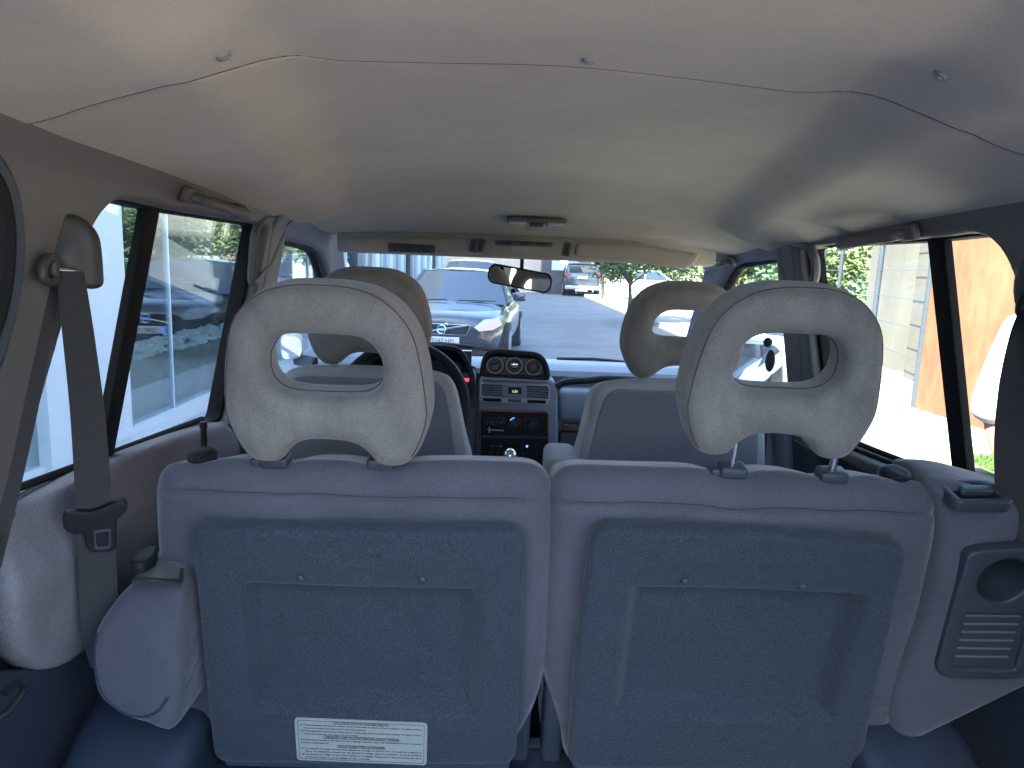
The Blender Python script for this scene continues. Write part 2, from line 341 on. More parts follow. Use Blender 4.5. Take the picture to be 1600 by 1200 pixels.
# creases, scuffs
for px, py in ((347, 83), (920, 90), (1468, 149)):
    p = onceil(px, py); bm = bmesh.new()
    gx = (ceilZ(p.x+.01, p.y)-ceilZ(p.x-.01, p.y))/.02; gy = (ceilZ(p.x, p.y+.01)-ceilZ(p.x, p.y-.01))/.02; dn = Vector((gx, gy, -1)).normalized()
    cyl(bm, p-dn*.004, p+dn*.0045, .0085, .0065, 20); cyl(bm, p+dn*.001, p+dn*.0060, .0042, .0036, 16)
    link('trim_clip', bm_mesh(bm), 'clip', car)
bm = bmesh.new()
for px, py, r_ in ((897, 232, .0028), (904, 231, .0016), (909, 232.5, .003), (914, 232, .0015)):
    p = onceil(px, py); cyl(bm, p+Vector((0, 0, .006)), p+Vector((0, 0, -.0008)), r_, r_, 8)
link('torn_hole', bm_mesh(bm), 'rubber', car)
# outer roof skin
V = []; Fc = []
for j in range(13):
    for i in range(15):
        x = -.70+i*.1; y = .37+j*.155; V.append((x, y, 1.80-.075*(abs(x)/.7)**3-.10*sms(1.6, 2.3, y)))
for j in range(12):
    for i in range(14): a = j*15+i; Fc.append((a, a+1, a+16, a+15))
link('roof_skin', mesh(V, Fc), 'psilver', car)
bm = bmesh.new(); box(bm, (0, .388, 1.762), (1.30, .03, .085), .008); link('tailgate_header', bm_mesh(bm), 'trim', car)
for s in (-1, 1):
    V = [(s*x, y, z-.10*sms(1.6, 2.3, y)*(z > 1.7)) for y in [.375+.155*k for k in range(13)] for x, z in ((.58, 1.715), (.665, 1.715), (.725, 1.70), (.733, 1.665), (.742, 1.67), (.742, 1.71), (.69, 1.745), (.58, 1.775))]
    Fc = [(8*j+k, 8*j+(k+1) % 8, 8*j+8+(k+1) % 8, 8*j+8+k) for j in range(12) for k in range(8)]+[tuple(range(8)), tuple(range(96, 104))]
    bm = bmesh.new(); vs_l = [bm.verts.new(q) for q in V]
    for f in Fc: bm.faces.new([vs_l[i] for i in f])
    link('cant_rail', bm_mesh(bm), 'psilver', car)
# ---- side walls
def XW(z): return .72-.18*(z-1.2)
def onwall(px, py, s): return onp(px, py, (s*.72, 0, 1.2), (1, 0, s*.18))
Lw = [onwall(*p, -1) for p in ((8, 803), (170, 723), (335, 662), (392, 350), (240, 326), (178, 309))]
win = [(Lw[0].y-.03, Lw[0].z), (Lw[1].y, Lw[1].z), (Lw[2].y+.03, Lw[2].z+.002), (Lw[3].y+.045, Lw[3].z), (Lw[4].y, Lw[4].z), (Lw[5].y-.075, Lw[5].z+.002)]
winL = rpoly(win, [.05, .5, .02, .02, .3, .09], 7)
def wallwarp(s, off=0):              # slab local (x = Y, y = thickness, z) -> the tumblehome side wall
    def f(c): return Vector((s*(XW(c.z)+c.y+off), c.x, c.z))
    return f
def wallpart(name, loops, t0, t1, bev, m, s, parent=car, vox=None, bow=None, smooth=2):
    me = slab_me(loops, t0, t1, bev, 3)
    if vox: me = remesh(me, vox, smooth)
    def f(c):
        d = bow(c) if bow else 0; return Vector((s*(XW(c.z)+c.y-d), c.x, c.z))
    warp(me, f)
    bm = bmesh.new(); bm.from_mesh(me); bmesh.ops.recalc_face_normals(bm, faces=bm.faces); bm.to_mesh(me); bm.free()
    return link(name, me, m, parent)
yB = win[3][0]                        # front edge of the side window
for s in (-1, 1):
    sd_ = 'left' if s < 0 else 'right'
    # upper trim with the window opening
    def bow_top(c):                   # leans in to the roof lining, rounds in to the rear pillar
        return .020*sms(1.63, 1.70, c.z)+.025*sms(win[0][0]+.05, .62, c.x)*sms(1.15, 1.3, c.z)
    out = [(.40, 1.14), (yB+.05, 1.14), (yB+.05, 1.69), (1.15, 1.70), (.40, 1.71)]
    wallpart('pillar_trim', [rpoly(out, .01), winL], -.026, .004, .010, 'trim', s, vox=.006, bow=bow_top)
    # rear door opening seal
    bm = bmesh.new()
    tube(bm, [(s*.60, .36, .8), (s*.61, .37, 1.3), (s*.585, .38, 1.50), (s*.53, .40, 1.60), (s*.4, .41, 1.655), (0, .41, 1.665)][:4], .014, 10)
    link('tailgate_seal', bm_mesh(bm), 'rubber', car)
    if s < 0:
        bm = bmesh.new(); tube(bm, cr([atX(*q_, -.585) for q_ in ((-50, 225), (-14, 250), (12, 300), (22, 380), (12, 470), (-12, 560), (-50, 640))], 6, False), .010, 8); link('tailgate_seal', bm_mesh(bm), 'slate', car)
        bm = bmesh.new(); tube(bm, cr([atX(*q_, -.575) for q_ in ((-60, 240), (-28, 265), (-4, 310), (4, 380), (-6, 470), (-35, 560))], 6, False), .012, 8); link('tailgate_seal', bm_mesh(bm), 'rubber', car)
    # black window border + glass + divider
    inn = rpoly([(win[0][0]+.004, win[0][1]+.006), (win[1][0], win[1][1]+.006), (win[2][0]-.012, win[2][1]+.008), (win[3][0]-.016, win[3][1]-.003), (win[4][0], win[4][1]-.003), (win[5][0]+.008, win[5][1]-.004)], [.05, .5, .02, .02, .3, .085], 7)
    outr = rpoly([(win[0][0]-.02, win[0][1]-.02), (win[1][0], win[1][1]-.02), (win[2][0]+.03, win[2][1]-.02), (win[3][0]+.03, win[3][1]+.02), (win[4][0], win[4][1]+.02), (win[5][0]-.02, win[5][1]+.02)], [.05, .5, .02, .02, .3, .1], 7)
    fr = wallpart('window_seal', [outr, inn], -.004, .030, .003, 'rubber', s)
    wallpart('window_glass', [outr], .020, .0235, 0, 'glass', s)
    a = onwall(228, 326, -1); b = onwall(246, 328, -1); c = onwall(172, 724, -1); d = onwall(152, 732, -1)
    wallpart('window_divider', [[(a.y-.0, a.z+.01), (b.y+.008, b.z+.01), (c.y+.004, c.z-.01), (d.y, d.z-.01)]], -.002, .014, .003, 'rubber', s)
    # quarter trim under the window
    def bow_q(c): return .034*sms(1.20, 1.10, c.z)+.02*sms(1.16, .98, c.z)*sms(.85, 1.2, c.x)
    if s < 0: wallpart('quarter_trim', [rpoly([(.86, 1.205), (.845, 1.13), (.87, 1.02), (.955, .93), (1.12, .935), (1.3, .98), (1.62, .96), (1.62, 1.13), (1.60, 1.168), (1.40, 1.193), (1.1, 1.213)], [.02, .05, .12, .06, .1, .1, .03, .05, .04, .2, .3])], -.030, .02, .012, 'lower', s, vox=.008, bow=bow_q)
    wallpart('cargo_side_panel', [[(.25, .66), (2.8, .66), (2.8, .93), (.98, .93), (.86, 1.0), (.83, 1.1), (.835, 1.20), (.25, 1.20)] if s < 0 else [(.25, .66), (2.8, .66), (2.8, 1.12), (1.62, 1.17), (1.1, 1.195), (.25, 1.20)]], -.012, .02, .005, 'dtrim', s, bow=lambda c: .035 if s < 0 else -.04)
    # wheel arch
    me = soft([rpoly([(.82, .60), (1.52, .60), (1.50, .76), (1.35, .84), (1.05, .84), (.90, .74)], .1)], 0, .2, .03, vox=.012)
    def arch(c, s=s): return Vector((s*(.52+c.y*1.0), c.x, c.z))
    warp(me, arch); bm = bmesh.new(); bm.from_mesh(me); bmesh.ops.recalc_face_normals(bm, faces=bm.faces); bm.to_mesh(me); bm.free()
    link('wheel_arch', me, 'floor', car)
    # B pillar, roof rail over the front door, A pillar
    B = [(yB+.015, 1.12), (yB+.13, 1.12), (yB+.145, 1.66), (yB+.02, 1.68)]
    wallpart('door_pillar', [rpoly(B, .02)], -.028, .03, .010, 'trim', s, vox=.008, bow=lambda c: .03*sms(1.60, 1.68, c.z))
    wallpart('door_pillar_lower', [rpoly([(yB-.01, .62), (yB+.13, .62), (yB+.13, 1.13), (yB-.0, 1.13)], .02)], -.028, .03, .010, 'dtrim', s)
    rail = cr([(yB+.10, 1.60, 0), (yB+.3, 1.595, 0), (2.22, 1.575, 0), (2.45, 1.46, 0), (2.80, 1.22, 0)], 8, False)
    bm = bmesh.new(); rows = []
    for k, p in enumerate(rail):
        y, z = p[0], p[1]; q = 1-sms(.0, 1, k/len(rail))*.35
        X0 = XW(z)-.0; nz = .62
        sec = [(X0+.03, 0, -.012), (X0-.012, 0, -.012), (X0-.024, .002, .004), (X0-.055*q-.004, .015*q, .045*q), (X0-.085*q, .02*q, .075*q), (X0+.03, .03, .09)]
        rows.append([bm.verts.new((s*a_, y+b_, z+c_)) for a_, b_, c_ in sec])
    for A_, B_ in zip(rows, rows[1:]):
        for k in range(6): bm.faces.new((A_[k], A_[(k+1) % 6], B_[(k+1) % 6], B_[k]))
    bm.faces.new(rows[0]); bm.faces.new(rows[-1][::-1])
    link('roof_rail_trim', bm_mesh(bm), 'trim', car, ang=60)
    if s < 0:
        for px, py in ((497, 372), (519, 384)):
            p = atX(px, py, -.64); bm = bmesh.new(); box(bm, p+Vector((.0, 0, -.004)), (.012, .006, .022)); link('rail_clip_slot', bm_mesh(bm), 'black', car)
    # front door: inner panel, seal and glass
    door = rpoly([(yB+.135, .62), (2.80, .62), (2.82, 1.16), (2.5, 1.165), (yB+.135, 1.175)], .03)
    dp = wallpart('door_panel', [door], -.045, .04, .012, 'dash', s)
    wallpart('door_window_glass', [[(yB+.12, 1.14), (2.86, 1.14), (2.45, 1.47), (2.22, 1.60), (yB+.13, 1.63)]], .020, .0235, 0, 'glass', s)
    sl_ = []
    for p in ([(yB+.155, 1.16), (yB+.16, 1.59), (2.20, 1.575), (2.42, 1.465), (2.78, 1.20)]): sl_.append((s*(XW(p[1])+.005), p[0], p[1]))
    bm = bmesh.new(); tube(bm, sl_, .014, 8); link('door_seal', bm_mesh(bm), 'rubber', car)
    bm = bmesh.new(); tube(bm, [(s*(XW(1.17)+.005), .85, 1.225), (s*(XW(1.17)+.002), 1.1, 1.211), (s*(XW(1.17)+.002), 1.55, 1.185)], .006, 6); link('belt_line_seal', bm_mesh(bm), 'rubber', car)
    # outer flank
    V = []; Fc = []; prof = [(.78, .35), (.86, .62), (.87, .9), (.84, 1.12), (.765, 1.165)]
    ys = [.18, .5, 1.0, 1.6, 2.2, 2.9, 3.6, 4.1]
    for y in ys:
        for x, z in prof: V.append((s*x, y, z if y < 2.9 else min(z, 1.10)))
    for j in range(len(ys)-1):
        for i in range(len(prof)-1): a_ = j*5+i; Fc.append((a_, a_+1, a_+6, a_+5))
    link('flank', mesh(V, Fc), 'psilver', car)
# floors
bm = bmesh.new(); box(bm, (0, .68, .70), (1.36, .92, .03), .008); link('cargo_floor', bm_mesh(bm), 'floor', car)
bm = bmesh.new(); box(bm, (0, 1.95, .50), (1.4, 1.7, .03), .005); box(bm, (0, 1.13, .61), (1.36, .02, .22)); link('cabin_floor', bm_mesh(bm), 'carpet2', car)
bm = bmesh.new()
for i in range(8): box(bm, (-.45+i*.128, .62, .7165), (.02, .72, .004), .0015)
link('floor_rib', bm_mesh(bm), 'floor', car)
# windscreen and its surround
P = [(-.57, 2.20, 1.600), (.57, 2.20, 1.600), (.68, 2.90, 1.165), (-.68, 2.90, 1.165)]
V = []; Fc = []
for j in range(9):
    for i in range(13):
        u = i/12; v = j/8; xw = .60+.10*v; x = -xw+2*xw*u; y = 2.215+.70*v+.06*(1-(2*u-1)**2); z = 1.62-.46*v; V.append((x, y, z))
for j in range(8):
    for i in range(12): a = j*13+i; Fc.append((a, a+1, a+14, a+13))
link('windscreen', mesh(V, Fc), 'wglass', car)
bm = bmesh.new(); box(bm, (0, 2.225, 1.608), (1.16, .06, .085), .012); link('windscreen_header', bm_mesh(bm), 'liner', car)
# bonnet, scuttle and wipers
V = []; Fc = []
for j in range(8):
    for i in range(13):
        x = -.80+i*1.6/12; y = 2.93+j*.17; V.append((x, y, 0.955-.10*(abs(x)/.8)**4-.05*(j/7)**2))
for j in range(7):
    for i in range(12): a = j*13+i; Fc.append((a, a+1, a+14, a+13))
link('bonnet', mesh(V, Fc), 'psilver', car)
bm = bmesh.new(); box(bm, (0, 2.92, 1.105), (1.45, .10, .03), .006); link('scuttle', bm_mesh(bm), 'black', car)
for a_, b_ in ((atY(740, 541, 2.88), atY(640, 536, 2.90)), (atY(985, 566, 2.88), atY(870, 560, 2.90))):
    bm = bmesh.new(); tube(bm, [a_, (a_+b_)/2+Vector((0, -.01, .008)), b_], .0055, 6); ribbon(bm, [a_+Vector((.05, .005, -.008)), b_+Vector((0, .005, -.006))], (0, .3, 1), .012, .004)
    link('wiper', bm_mesh(bm), 'black', car)
# grab loops on the door pillars
for s in (-1, 1):
    if s < 0: ctr = [(410, 342), (434, 344), (441, 356), (432, 380), (418, 412), (405, 428), (394, 440), (395, 405), (399, 365)]
    else: ctr = [(1228, 384), (1256, 380), (1266, 386), (1274, 410), (1273, 434), (1262, 450), (1238, 442), (1228, 425), (1224, 400)]
    pts = [onp(x, y, (s*.655, 0, 1.45), (1, 0, s*.18)) for x, y in ctr]
    bm = bmesh.new(); tube(bm, cr(pts, 5), .0105, 8, True)
    tag(link('pillar_loop', bm_mesh(bm), 'trim', car), 'moulded loop standing off the door pillar')

# ------------------------------------------------------------------ seats
REC = R(11.5)
SEATO = Vector((0, 1.054, .78))      # a point of the common rear plane of the two rear seatbacks
SN = Vector((0, -math.cos(REC), -math.sin(REC)))
SM = Matrix.Translation(SEATO) @ Matrix.Rotation(REC, 4, 'X')
SMI = SM.inverted()
def spy(px, py, yo): q = SMI @ onp(px, py, SM @ Vector((0, yo, 0)), SN); return (q.x, q.z)
def sp(px, py): q = SMI @ onp(px, py, SEATO, SN); return (q.x, q.z)
def seatlink(name, me, m, parent, ang=50): me.transform(SM); return link(name, me, m, parent, ang=ang)
HEAD = [(0, 167), (45, 165), (85, 154), (118, 130), (142, 95), (156, 45), (163, -5), (164, -45), (153, -85), (138, -116), (122, -130), (100, -132), (78, -127), (66, -112), (50, -96), (28, -88), (0, -86)]
def headrest_me(w_=1.0, t=.088, full=True, vox=.005):
    k = .000845*w_
    half = [(x*k, z*k) for x, z in HEAD]
    L = half+[(-x, z) for x, z in half[-2:0:-1]]; L = [p.to_tuple()[:2] for p in cr([(x, z, 0) for x, z in L], 4)]
    hh = [(0, 90), (42, 89), (64, 81), (80, 60), (85, 34), (81, 10), (67, -6), (45, -12), (0, -13)]
    hh = [(x*k*1.06, z*k) for x, z in hh]; H = hh+[(-x, z) for x, z in hh[-2:0:-1]]; H = [p.to_tuple()[:2] for p in cr([(x, z, 0) for x, z in H], 4)]
    me = slab_me([L, H], 0, t, .026, 5); me = remesh(me, vox, 5)
    def f(c):
        d = .010*(c.x/.14)**2; n = 0.0018*math.sin(c.x*46+1)*math.sin(c.z*38+.4)
        e = .008*max(0, c.z/.14)**2
        return Vector((c.x, c.y+d-e+n, c.z))
    return warp(me, f), L, H
def seam_tube(me, pts, r, m, name, parent, M_, closed=True, off=.0002):
    q = hug(me, pts, off); bm = bmesh.new(); tube(bm, q, r, 6, closed); s_ = bm_mesh(bm); s_.transform(M_); return link(name, s_, m, parent, world=True)
def rear_seat(side, label, cx, head_px, post_px, knob_px, raised):
    root = thing('folding_seat', label, 'car seat', (cx, 1.12, .6), 'pair of rear seats')
    if side < 0: op = [(220, 704), (560, 708), (866, 713), (866, 870), (860, 1020), (846, 1110), (800, 1190), (340, 1190), (272, 1172), (240, 1000)]; rd_ = [.055, .1, .045, .2, .1, .06, .01, .01, .03, .2]
    else: op = [(863, 716), (1150, 722), (1488, 738), (1478, 850), (1450, 985), (1404, 1178), (1378, 1205), (885, 1205), (864, 1130), (846, 1060), (852, 940)]; rd_ = [.045, .1, .065, .1, .2, .03, .01, .01, .04, .06, .2]
    L = [sp(*p) if p[1] > 765 else (sp(*p)[0], spy(*p, .055)[1]) for p in op]; L = rpoly(L, rd_, 8)
    zt = max(p[1] for p in L)
    posts = [spy(*p, .042) for p in post_px]; kx, kz = spy(*knob_px, .055)
    def f(c):
        # slack stitched cloth: dimples at the guides, soft fold at the back edge
        top = sms(zt-.07, zt-.01, c.z)
        d = 0
        for pxx, pz in posts: d += .011*math.exp(-((c.x-pxx)/.034)**2)
        d += .008*math.exp(-((c.x-kx)/.03)**2)
        z = c.z - d*top - .42*max(0, c.y-.035)*sms(.30, .42, c.z)
        y = c.y + .0022*math.sin(c.x*23+c.z*9)*math.sin(c.z*31+side) + .004*math.exp(-((c.z-(zt-.052))/.006)**2)*(1 if c.y < .03 else 0)
        return Vector((c.x, y-(.003*math.cos((c.x-cx)*5) if c.y < .06 else 0)+.004, z))
    me = soft([L], 0, .15, .036, vox=.0065, smooth=6, fn=f, bres=5)
    sref = me.copy(); back = seatlink('seatback', me, 'seat', root)
    # hard back board
    bp = [(309, 807), (822, 812), (806, 1173), (345, 1169)] if side < 0 else \
         [(922, 806), (1200, 816), (1406, 834), (1330, 1188), (884, 1177), (896, 1000)]
    BL = rpoly([sp(*p) for p in bp], .030, 6)
    rc = [(384, 888), (756, 891), (756, 1098), (394, 1094)] if side < 0 else [(972, 888), (1334, 900), (1306, 1108), (948, 1100)]
    q = [sp(*p) for p in rc]; x0 = (q[0][0]+q[3][0])/2; x1 = (q[1][0]+q[2][0])/2; z1 = (q[0][1]+q[1][1])/2; z0 = (q[2][1]+q[3][1])/2
    def g(c):
        if c.y > .010: return c
        d = sdrr(c.x, c.z, x0, z0, x1, z1, .02)
        y = c.y+.031*sms(0, -.030, d) + .0018*math.sin(c.x*17)*math.sin(c.z*14)
        # upper band: a shallow ledge over the recess
        d2 = sdrr(c.x, c.z, x0-.0, z1-.004, x1, z1+.018, .012); y += .004*sms(.012, -.01, d2)
        return Vector((c.x, y, c.z))
    bme = slab_me([BL], -.034, .006, .012, 4); bme = remesh(bme, .005, 2); warp(bme, g)
    bref = bme.copy(); board = seatlink('back_board', bme, 'carpet', root)
    for px_ in ((479, 882), (664, 884)) if side < 0 else ((1062, 887), (1241, 895)):
        x, z = sp(*px_); bm = bmesh.new(); ball(bm, (x, -.0340, z), .0055, (1, .45, 1), 8); seatlink('board_rivet', bm_mesh(bm), 'slate', root)
    # dark flap below
    a = sp(345, 1168) if side < 0 else sp(890, 1178); b = sp(805, 1168) if side < 0 else sp(1325, 1186)
    fm = slab_me([rpoly([(a[0]-.0, a[1]+.015), (a[0]+.02, a[1]-.10), (b[0]-.02, b[1]-.10), (b[0], b[1]+.015)], .02)], -.010, .012, .005)
    seatlink('lower_flap', fm, 'carpet2', root)
    # cushion seen only past the seatback
    cm = soft([rpoly([(cx-.265, 0), (cx+.265, 0), (cx+.265, .14), (cx-.265, .14)], .04)], 0, .50, .03, vox=.012)
    cm.transform(Matrix.Translation((0, 1.16, .68))); link('seat_cushion', cm, 'seatlight', root)
    # headrest
    hw, HL, HH = headrest_me(1.018 if side < 0 else .965)
    hx, hz = spy(*head_px, -.012); T = Matrix.Translation((hx, -.012, hz)); href = hw.copy(); hw.transform(T)
    hd = seatlink('headrest', hw, 'head', root)
    sc = [(x*.905, .006, z*.915 if z > 0 else z*.94) for x, z in HL if z > -.085]
    k0 = min(range(len(HL)), key=lambda i: 0 if HL[i][1] < -.085 else 1)
    seq = [(x*.97, .016, z*.975) for x, z in HL]
    cut = [p for p in seq if p[2] > -.096 or abs(p[0]) > .09]
    # one continuous run from the lower right round the top to the lower left
    i0 = next(i for i in range(len(seq)) if seq[i][2] < -.093 and seq[i][0] > .09)
    i1 = max(i for i in range(len(seq)) if seq[i][2] < -.093 and seq[i][0] < -.09)
    run = [seq[k % len(seq)] for k in range(i1, i0+len(seq)+1)]
    seam_tube(href, run, .0009, 'thread', 'seam', hd, SM @ T, False)
    seam_tube(href, [(x*1.0, .040, z) for x, z in HH], .0010, 'thread', 'seam', hd, SM @ T, True)
    # posts and guides
    tree_ = BVHTree.FromPolygons([v.co for v in sref.vertices], [p.vertices[:] for p in sref.polygons])
    def surf(x, y):
        h = tree_.ray_cast(Vector((x, y, 2)), Vector((0, 0, -1))); return h[0].z if h[0] else zt
    for i, (pxx, pz) in enumerate(posts):
        ztop = hz-.095; bm = bmesh.new(); cyl(bm, (pxx, .042, pz-.03), (pxx, .042, ztop+.01), .0058, n=16); seatlink('headrest_post', bm_mesh(bm), 'steel', root)
        bm = bmesh.new(); zz = surf(pxx, .040)+.005
        box(bm, (pxx, .040, zz+.003), (.040, .030, .018), .005, seg=3)
        if i == 0: box(bm, (pxx-.026, .040, zz+.001), (.014, .026, .015), .004, seg=3)
        seatlink('post_guide', bm_mesh(bm), 'slate', root)
    # release knob
    bm = bmesh.new(); kz2 = surf(kx, .055)-.002
    cyl(bm, (kx, .055, kz2-.02), (kx, .055, kz2+.006), .012, .014, 24); cyl(bm, (kx, .055, kz2+.004), (kx, .055, kz2+.014), .0205, .0215, 28); cyl(bm, (kx, .055, kz2+.014), (kx, .055, kz2+.0175), .0215, .018, 28); cyl(bm, (kx, .055, kz2+.0175), (kx, .055, kz2+.0168), .0150, .0150, 28)
    seatlink('release_knob', bm_mesh(bm), 'black', root)
    # a stitched line across the rear face, under the top roll
    xs = [cx-.245+i*.49/40 for i in range(41)]
    seam_tube(sref, [(x, -.02, zt-.047) for x in xs], .0008, 'thread', 'seam', back, SM, False)
    # hinge bracket
    for xx in ((cx+.255,) if side < 0 else (cx-.250,)):
        bm = bmesh.new(); box(bm, (xx, .05, .0), (.034, .06, .28), .01, seg=3); seatlink('hinge_bracket', bm_mesh(bm), 'slate', root)
    return root, bref
rl, brefL = rear_seat(-1, 'rear seat on the left, with a printed sticker low on its carpeted back', -.27, (503, 617), ((432, 722), (597, 724)), (316, 712), False)
rr, brefR = rear_seat(1, 'rear seat on the right, its headrest raised on bare steel posts', .29, (1236, 612), ((1143, 732), (1299, 737)), (1397, 746), True)
# the sticker
A = [sp(471, 1095), sp(672, 1101), sp(670, 1164), sp(473, 1160)]
cx_ = sum(p[0] for p in A)/4; cz_ = sum(p[1] for p in A)/4; W_ = (A[1][0]-A[0][0]+A[2][0]-A[3][0])/2; H_ = (A[0][1]-A[3][1]+A[1][1]-A[2][1])/2
tilt = Matrix.Translation((cx_, 0, cz_)) @ Matrix.Rotation(R(1.2), 4, 'Y')
st = slab_me([rrect(-W_/2, -H_/2, W_/2, H_/2, .006)], -.0365, -.0342); st.transform(tilt)
stk = seatlink('sticker', st, 'paper', rl); tag(stk, 'pale instruction sticker with three small printed headings')
fr = slab_me([rrect(-W_/2+.0045, -H_/2+.0035, W_/2-.0045, H_/2-.0035, .004), rrect(-W_/2+.0052, -H_/2+.0042, W_/2-.0052, H_/2-.0042, .0037)], -.0368, -.0364); ms = [fr]
lines = [('h', 'FOLDING DOWN THE SEATBACK'), ('', '(1) The seatback cannot be folded down if the seat is set in a front position. To fold it down,'), ('i', 'be sure to return the seat to the rearmost position.'),
         ('', '(2) The seatback cannot be folded down if the seat slide is not firmly locked. To fold it down,'), ('i', 'make sure that the seat slide is firmly locked.'),
         ('h', 'UMLEGEN DER RÜCKSITZBANK NACH VORNE'), ('', 'Die Rückenlehne kann nur nach vorne umgelegt werden, wenn die Rücksitzbank in der vorderen'), ('', 'Position eingerastet ist.'),
         ('h', 'POUR RABATTRE LE DOSSIER'), ('', '(1) Le dossier du siège ne peut être rabattu si le siège se trouve dans une position antérieure.'), ('i', "Pour le rabattre, s'assurer de placer le siège dans la position la plus arrière."),
         ('', "(2) Le dossier du siège ne peut être rabattu si le réglage longitudinal n'est pas verrouillé. Pour"), ('i', "le rabattre, s'assurer que ce réglage est bien verrouillé.")]
zc = H_/2-.0068; dz = (H_-.011)/12.6
for k, s_ in lines:
    if k == 'h':
        t_ = text_me(s_, .0056, Matrix.Translation((0, -.0367, zc-.0012)) @ XZ, align='CENTER', bold=.00008); xs_ = [v.co.x for v in t_.vertices]; wx = (max(xs_)-min(xs_))/2+.002
        ms.append(slab_me([rrect(-wx, zc-.0021, wx, zc+.0034, .0004), rrect(-wx+.0003, zc-.0018, wx-.0003, zc+.0031, .0003)], -.0368, -.0365))
    else:
        t_ = text_me(s_, .0037, XZ, bold=.00005); xs_ = [v.co.x for v in t_.vertices]; full = W_-.016
        xs0 = -full/2+(.006 if k == 'i' else 0); sc_ = (full/2-xs0)/(max(xs_)-min(xs_)) if len(s_) > 60 else 1.25
        t_.transform(Matrix.Translation((xs0, -.0367, zc-.001)) @ Matrix.Diagonal((sc_, 1, 1, 1)))
    ms.append(t_); zc -= dz
tx = join_me(ms); tx.transform(tilt); seatlink('lettering', tx, 'ink', stk)

# ------------------------------------------------------------------ front seats
def front_seat(label, sgn):
    root = thing('bucket_seat', label, 'car seat', (0, 0, 0), 'pair of front seats')
    pr = [(a*.90, b) for a, b in [(-.215, .56), (-.16, .585), (0, .592), (.16, .585), (.205, .565), (.228, .50), (.262, .33), (.275, .2), (.28, 0), (-.28, 0), (-.275, .2), (-.255, .33), (-.228, .50)]]
    L = [p.to_tuple()[:2] for p in cr([(x, z, 0) for x, z in pr], 5)]
    def f(c):
        d = sdrr(c.x, c.z, -.22, -.3, .22, .57, .06)
        y = c.y+(.010*sms(.0, -.02, d)*0 if c.y < .07 else 0) + 0
        return Vector((c.x, y, c.z-.42*max(0, c.y-.03)*sms(.3, .45, c.z)))
    me = soft([L], 0, .15, .020, vox=.008, smooth=3, fn=f); M_ = Matrix.Rotation(R(12), 4, 'X'); 
    ref = me.copy(); me.transform(M_); b = link('seatback', me, 'seatlight', root, world=False)
    pm = slab_me([rpoly([(a*.9, b) for a, b in ((-.24, .05), (-.232, .34), (-.208, .50), (-.19, .572), (.19, .572), (.208, .50), (.232, .34), (.24, .05))], [.01, .05, .05, .04, .04, .05, .05, .01])], -.004, .03, .006); pm.transform(M_)
    pk = link('rear_cloth', pm, 'seatf', root, world=False)
    bm = bmesh.new()
    for pts in ([(-.19, .005, .42), (-.13, -.005, .315), (-.12, -.005, .30), (.12, -.005, .30), (.13, -.005, .315), (.19, .005, .42)], [(-.12, -.005, .30), (-.14, -.005, .27), (-.14, -.005, .08)], [(.12, -.005, .30), (.14, -.005, .27), (.14, -.005, .08)]):
        tube(bm, pts, .0022, 6)
    s_ = bm_mesh(bm); s_.transform(M_); link('seam', s_, 'thread', pk, world=False)
    hw, HL, HH = headrest_me(1.0, .10, vox=.009); hw.transform(M_ @ Matrix.Translation((0, .012, .685)) @ Matrix.Diagonal((1, 1, .88, 1))); hd = link('headrest', hw, 'head', root, world=False)
    for xx in (-.085, .085):
        bm = bmesh.new(); cyl(bm, (xx, .06, .56), (xx, .06, .62), .006); s_ = bm_mesh(bm); s_.transform(M_); link('headrest_post', s_, 'steel', root, world=False)
    cm = soft([rpoly([(-.27, -.10), (.27, -.10), (.27, .06), (-.27, .06)], .04)], .1, .6, .03, vox=.015); link('seat_cushion', cm, 'seat', root, world=False)
    return root
fs = front_seat('front seat beside the steering wheel, its headrest behind the rear left one', -1); fs.location = (-.37, 1.70, .725)
f2 = copy_tree(fs); f2.location = (.345, 1.70, .72); f2['label'] = 'front passenger seat facing the bare stretch of dashboard'
# ------------------------------------------------------------------ dashboard
da = thing('dashboard', 'blue-grey dashboard with wood-framed gauges, vents and radio', 'dashboard', (0, 2.5, .6))
prof = [(2.47, .62), (2.44, .86), (2.405, 1.02), (2.41, 1.06), (2.44, 1.085), (2.455, 1.15), (2.43, 1.172), (2.44, 1.19), (2.49, 1.205), (2.93, 1.165), (2.93, .62)]
V = []; Fc = []; NX = 28
for i in range(NX+1):
    x = -.70+i*.05
    for y, z in prof: V.append((x, y+.0*abs(x), z))
n = len(prof)
for i in range(NX):
    for k in range(n): a = i*n+k; b = i*n+(k+1) % n; Fc.append((a, b, b+n, a+n))
Fc.append(tuple(range(n))); Fc.append(tuple(NX*n+k for k in range(n))[::-1])
me = mesh(V, Fc); bm = bmesh.new(); bm.from_mesh(me); bmesh.ops.recalc_face_normals(bm, faces=bm.faces); bm.to_mesh(me); bm.free()
link('dash_top', me, 'dash', da, ang=25)
YS = 2.32                             # face of the centre stack
def d2(px, py, y=YS): p = atY(px, py, y); return (p.x, p.z)
def pan(name, px, y, t, bev, m, parent=da, r=.0, ang=40, holes=()):
    L = rpoly([d2(*p, y) for p in px], r) if r else [d2(*p, y) for p in px]
    return link(name, slab_me([L, *holes], y, y+t, bev), m, parent, ang=ang)
pan('centre_stack', [(746, 605), (752, 592), (866, 594), (872, 610), (872, 740), (866, 800), (748, 800), (744, 735)], YS+.012, .14, .012, 'dash', r=.015)
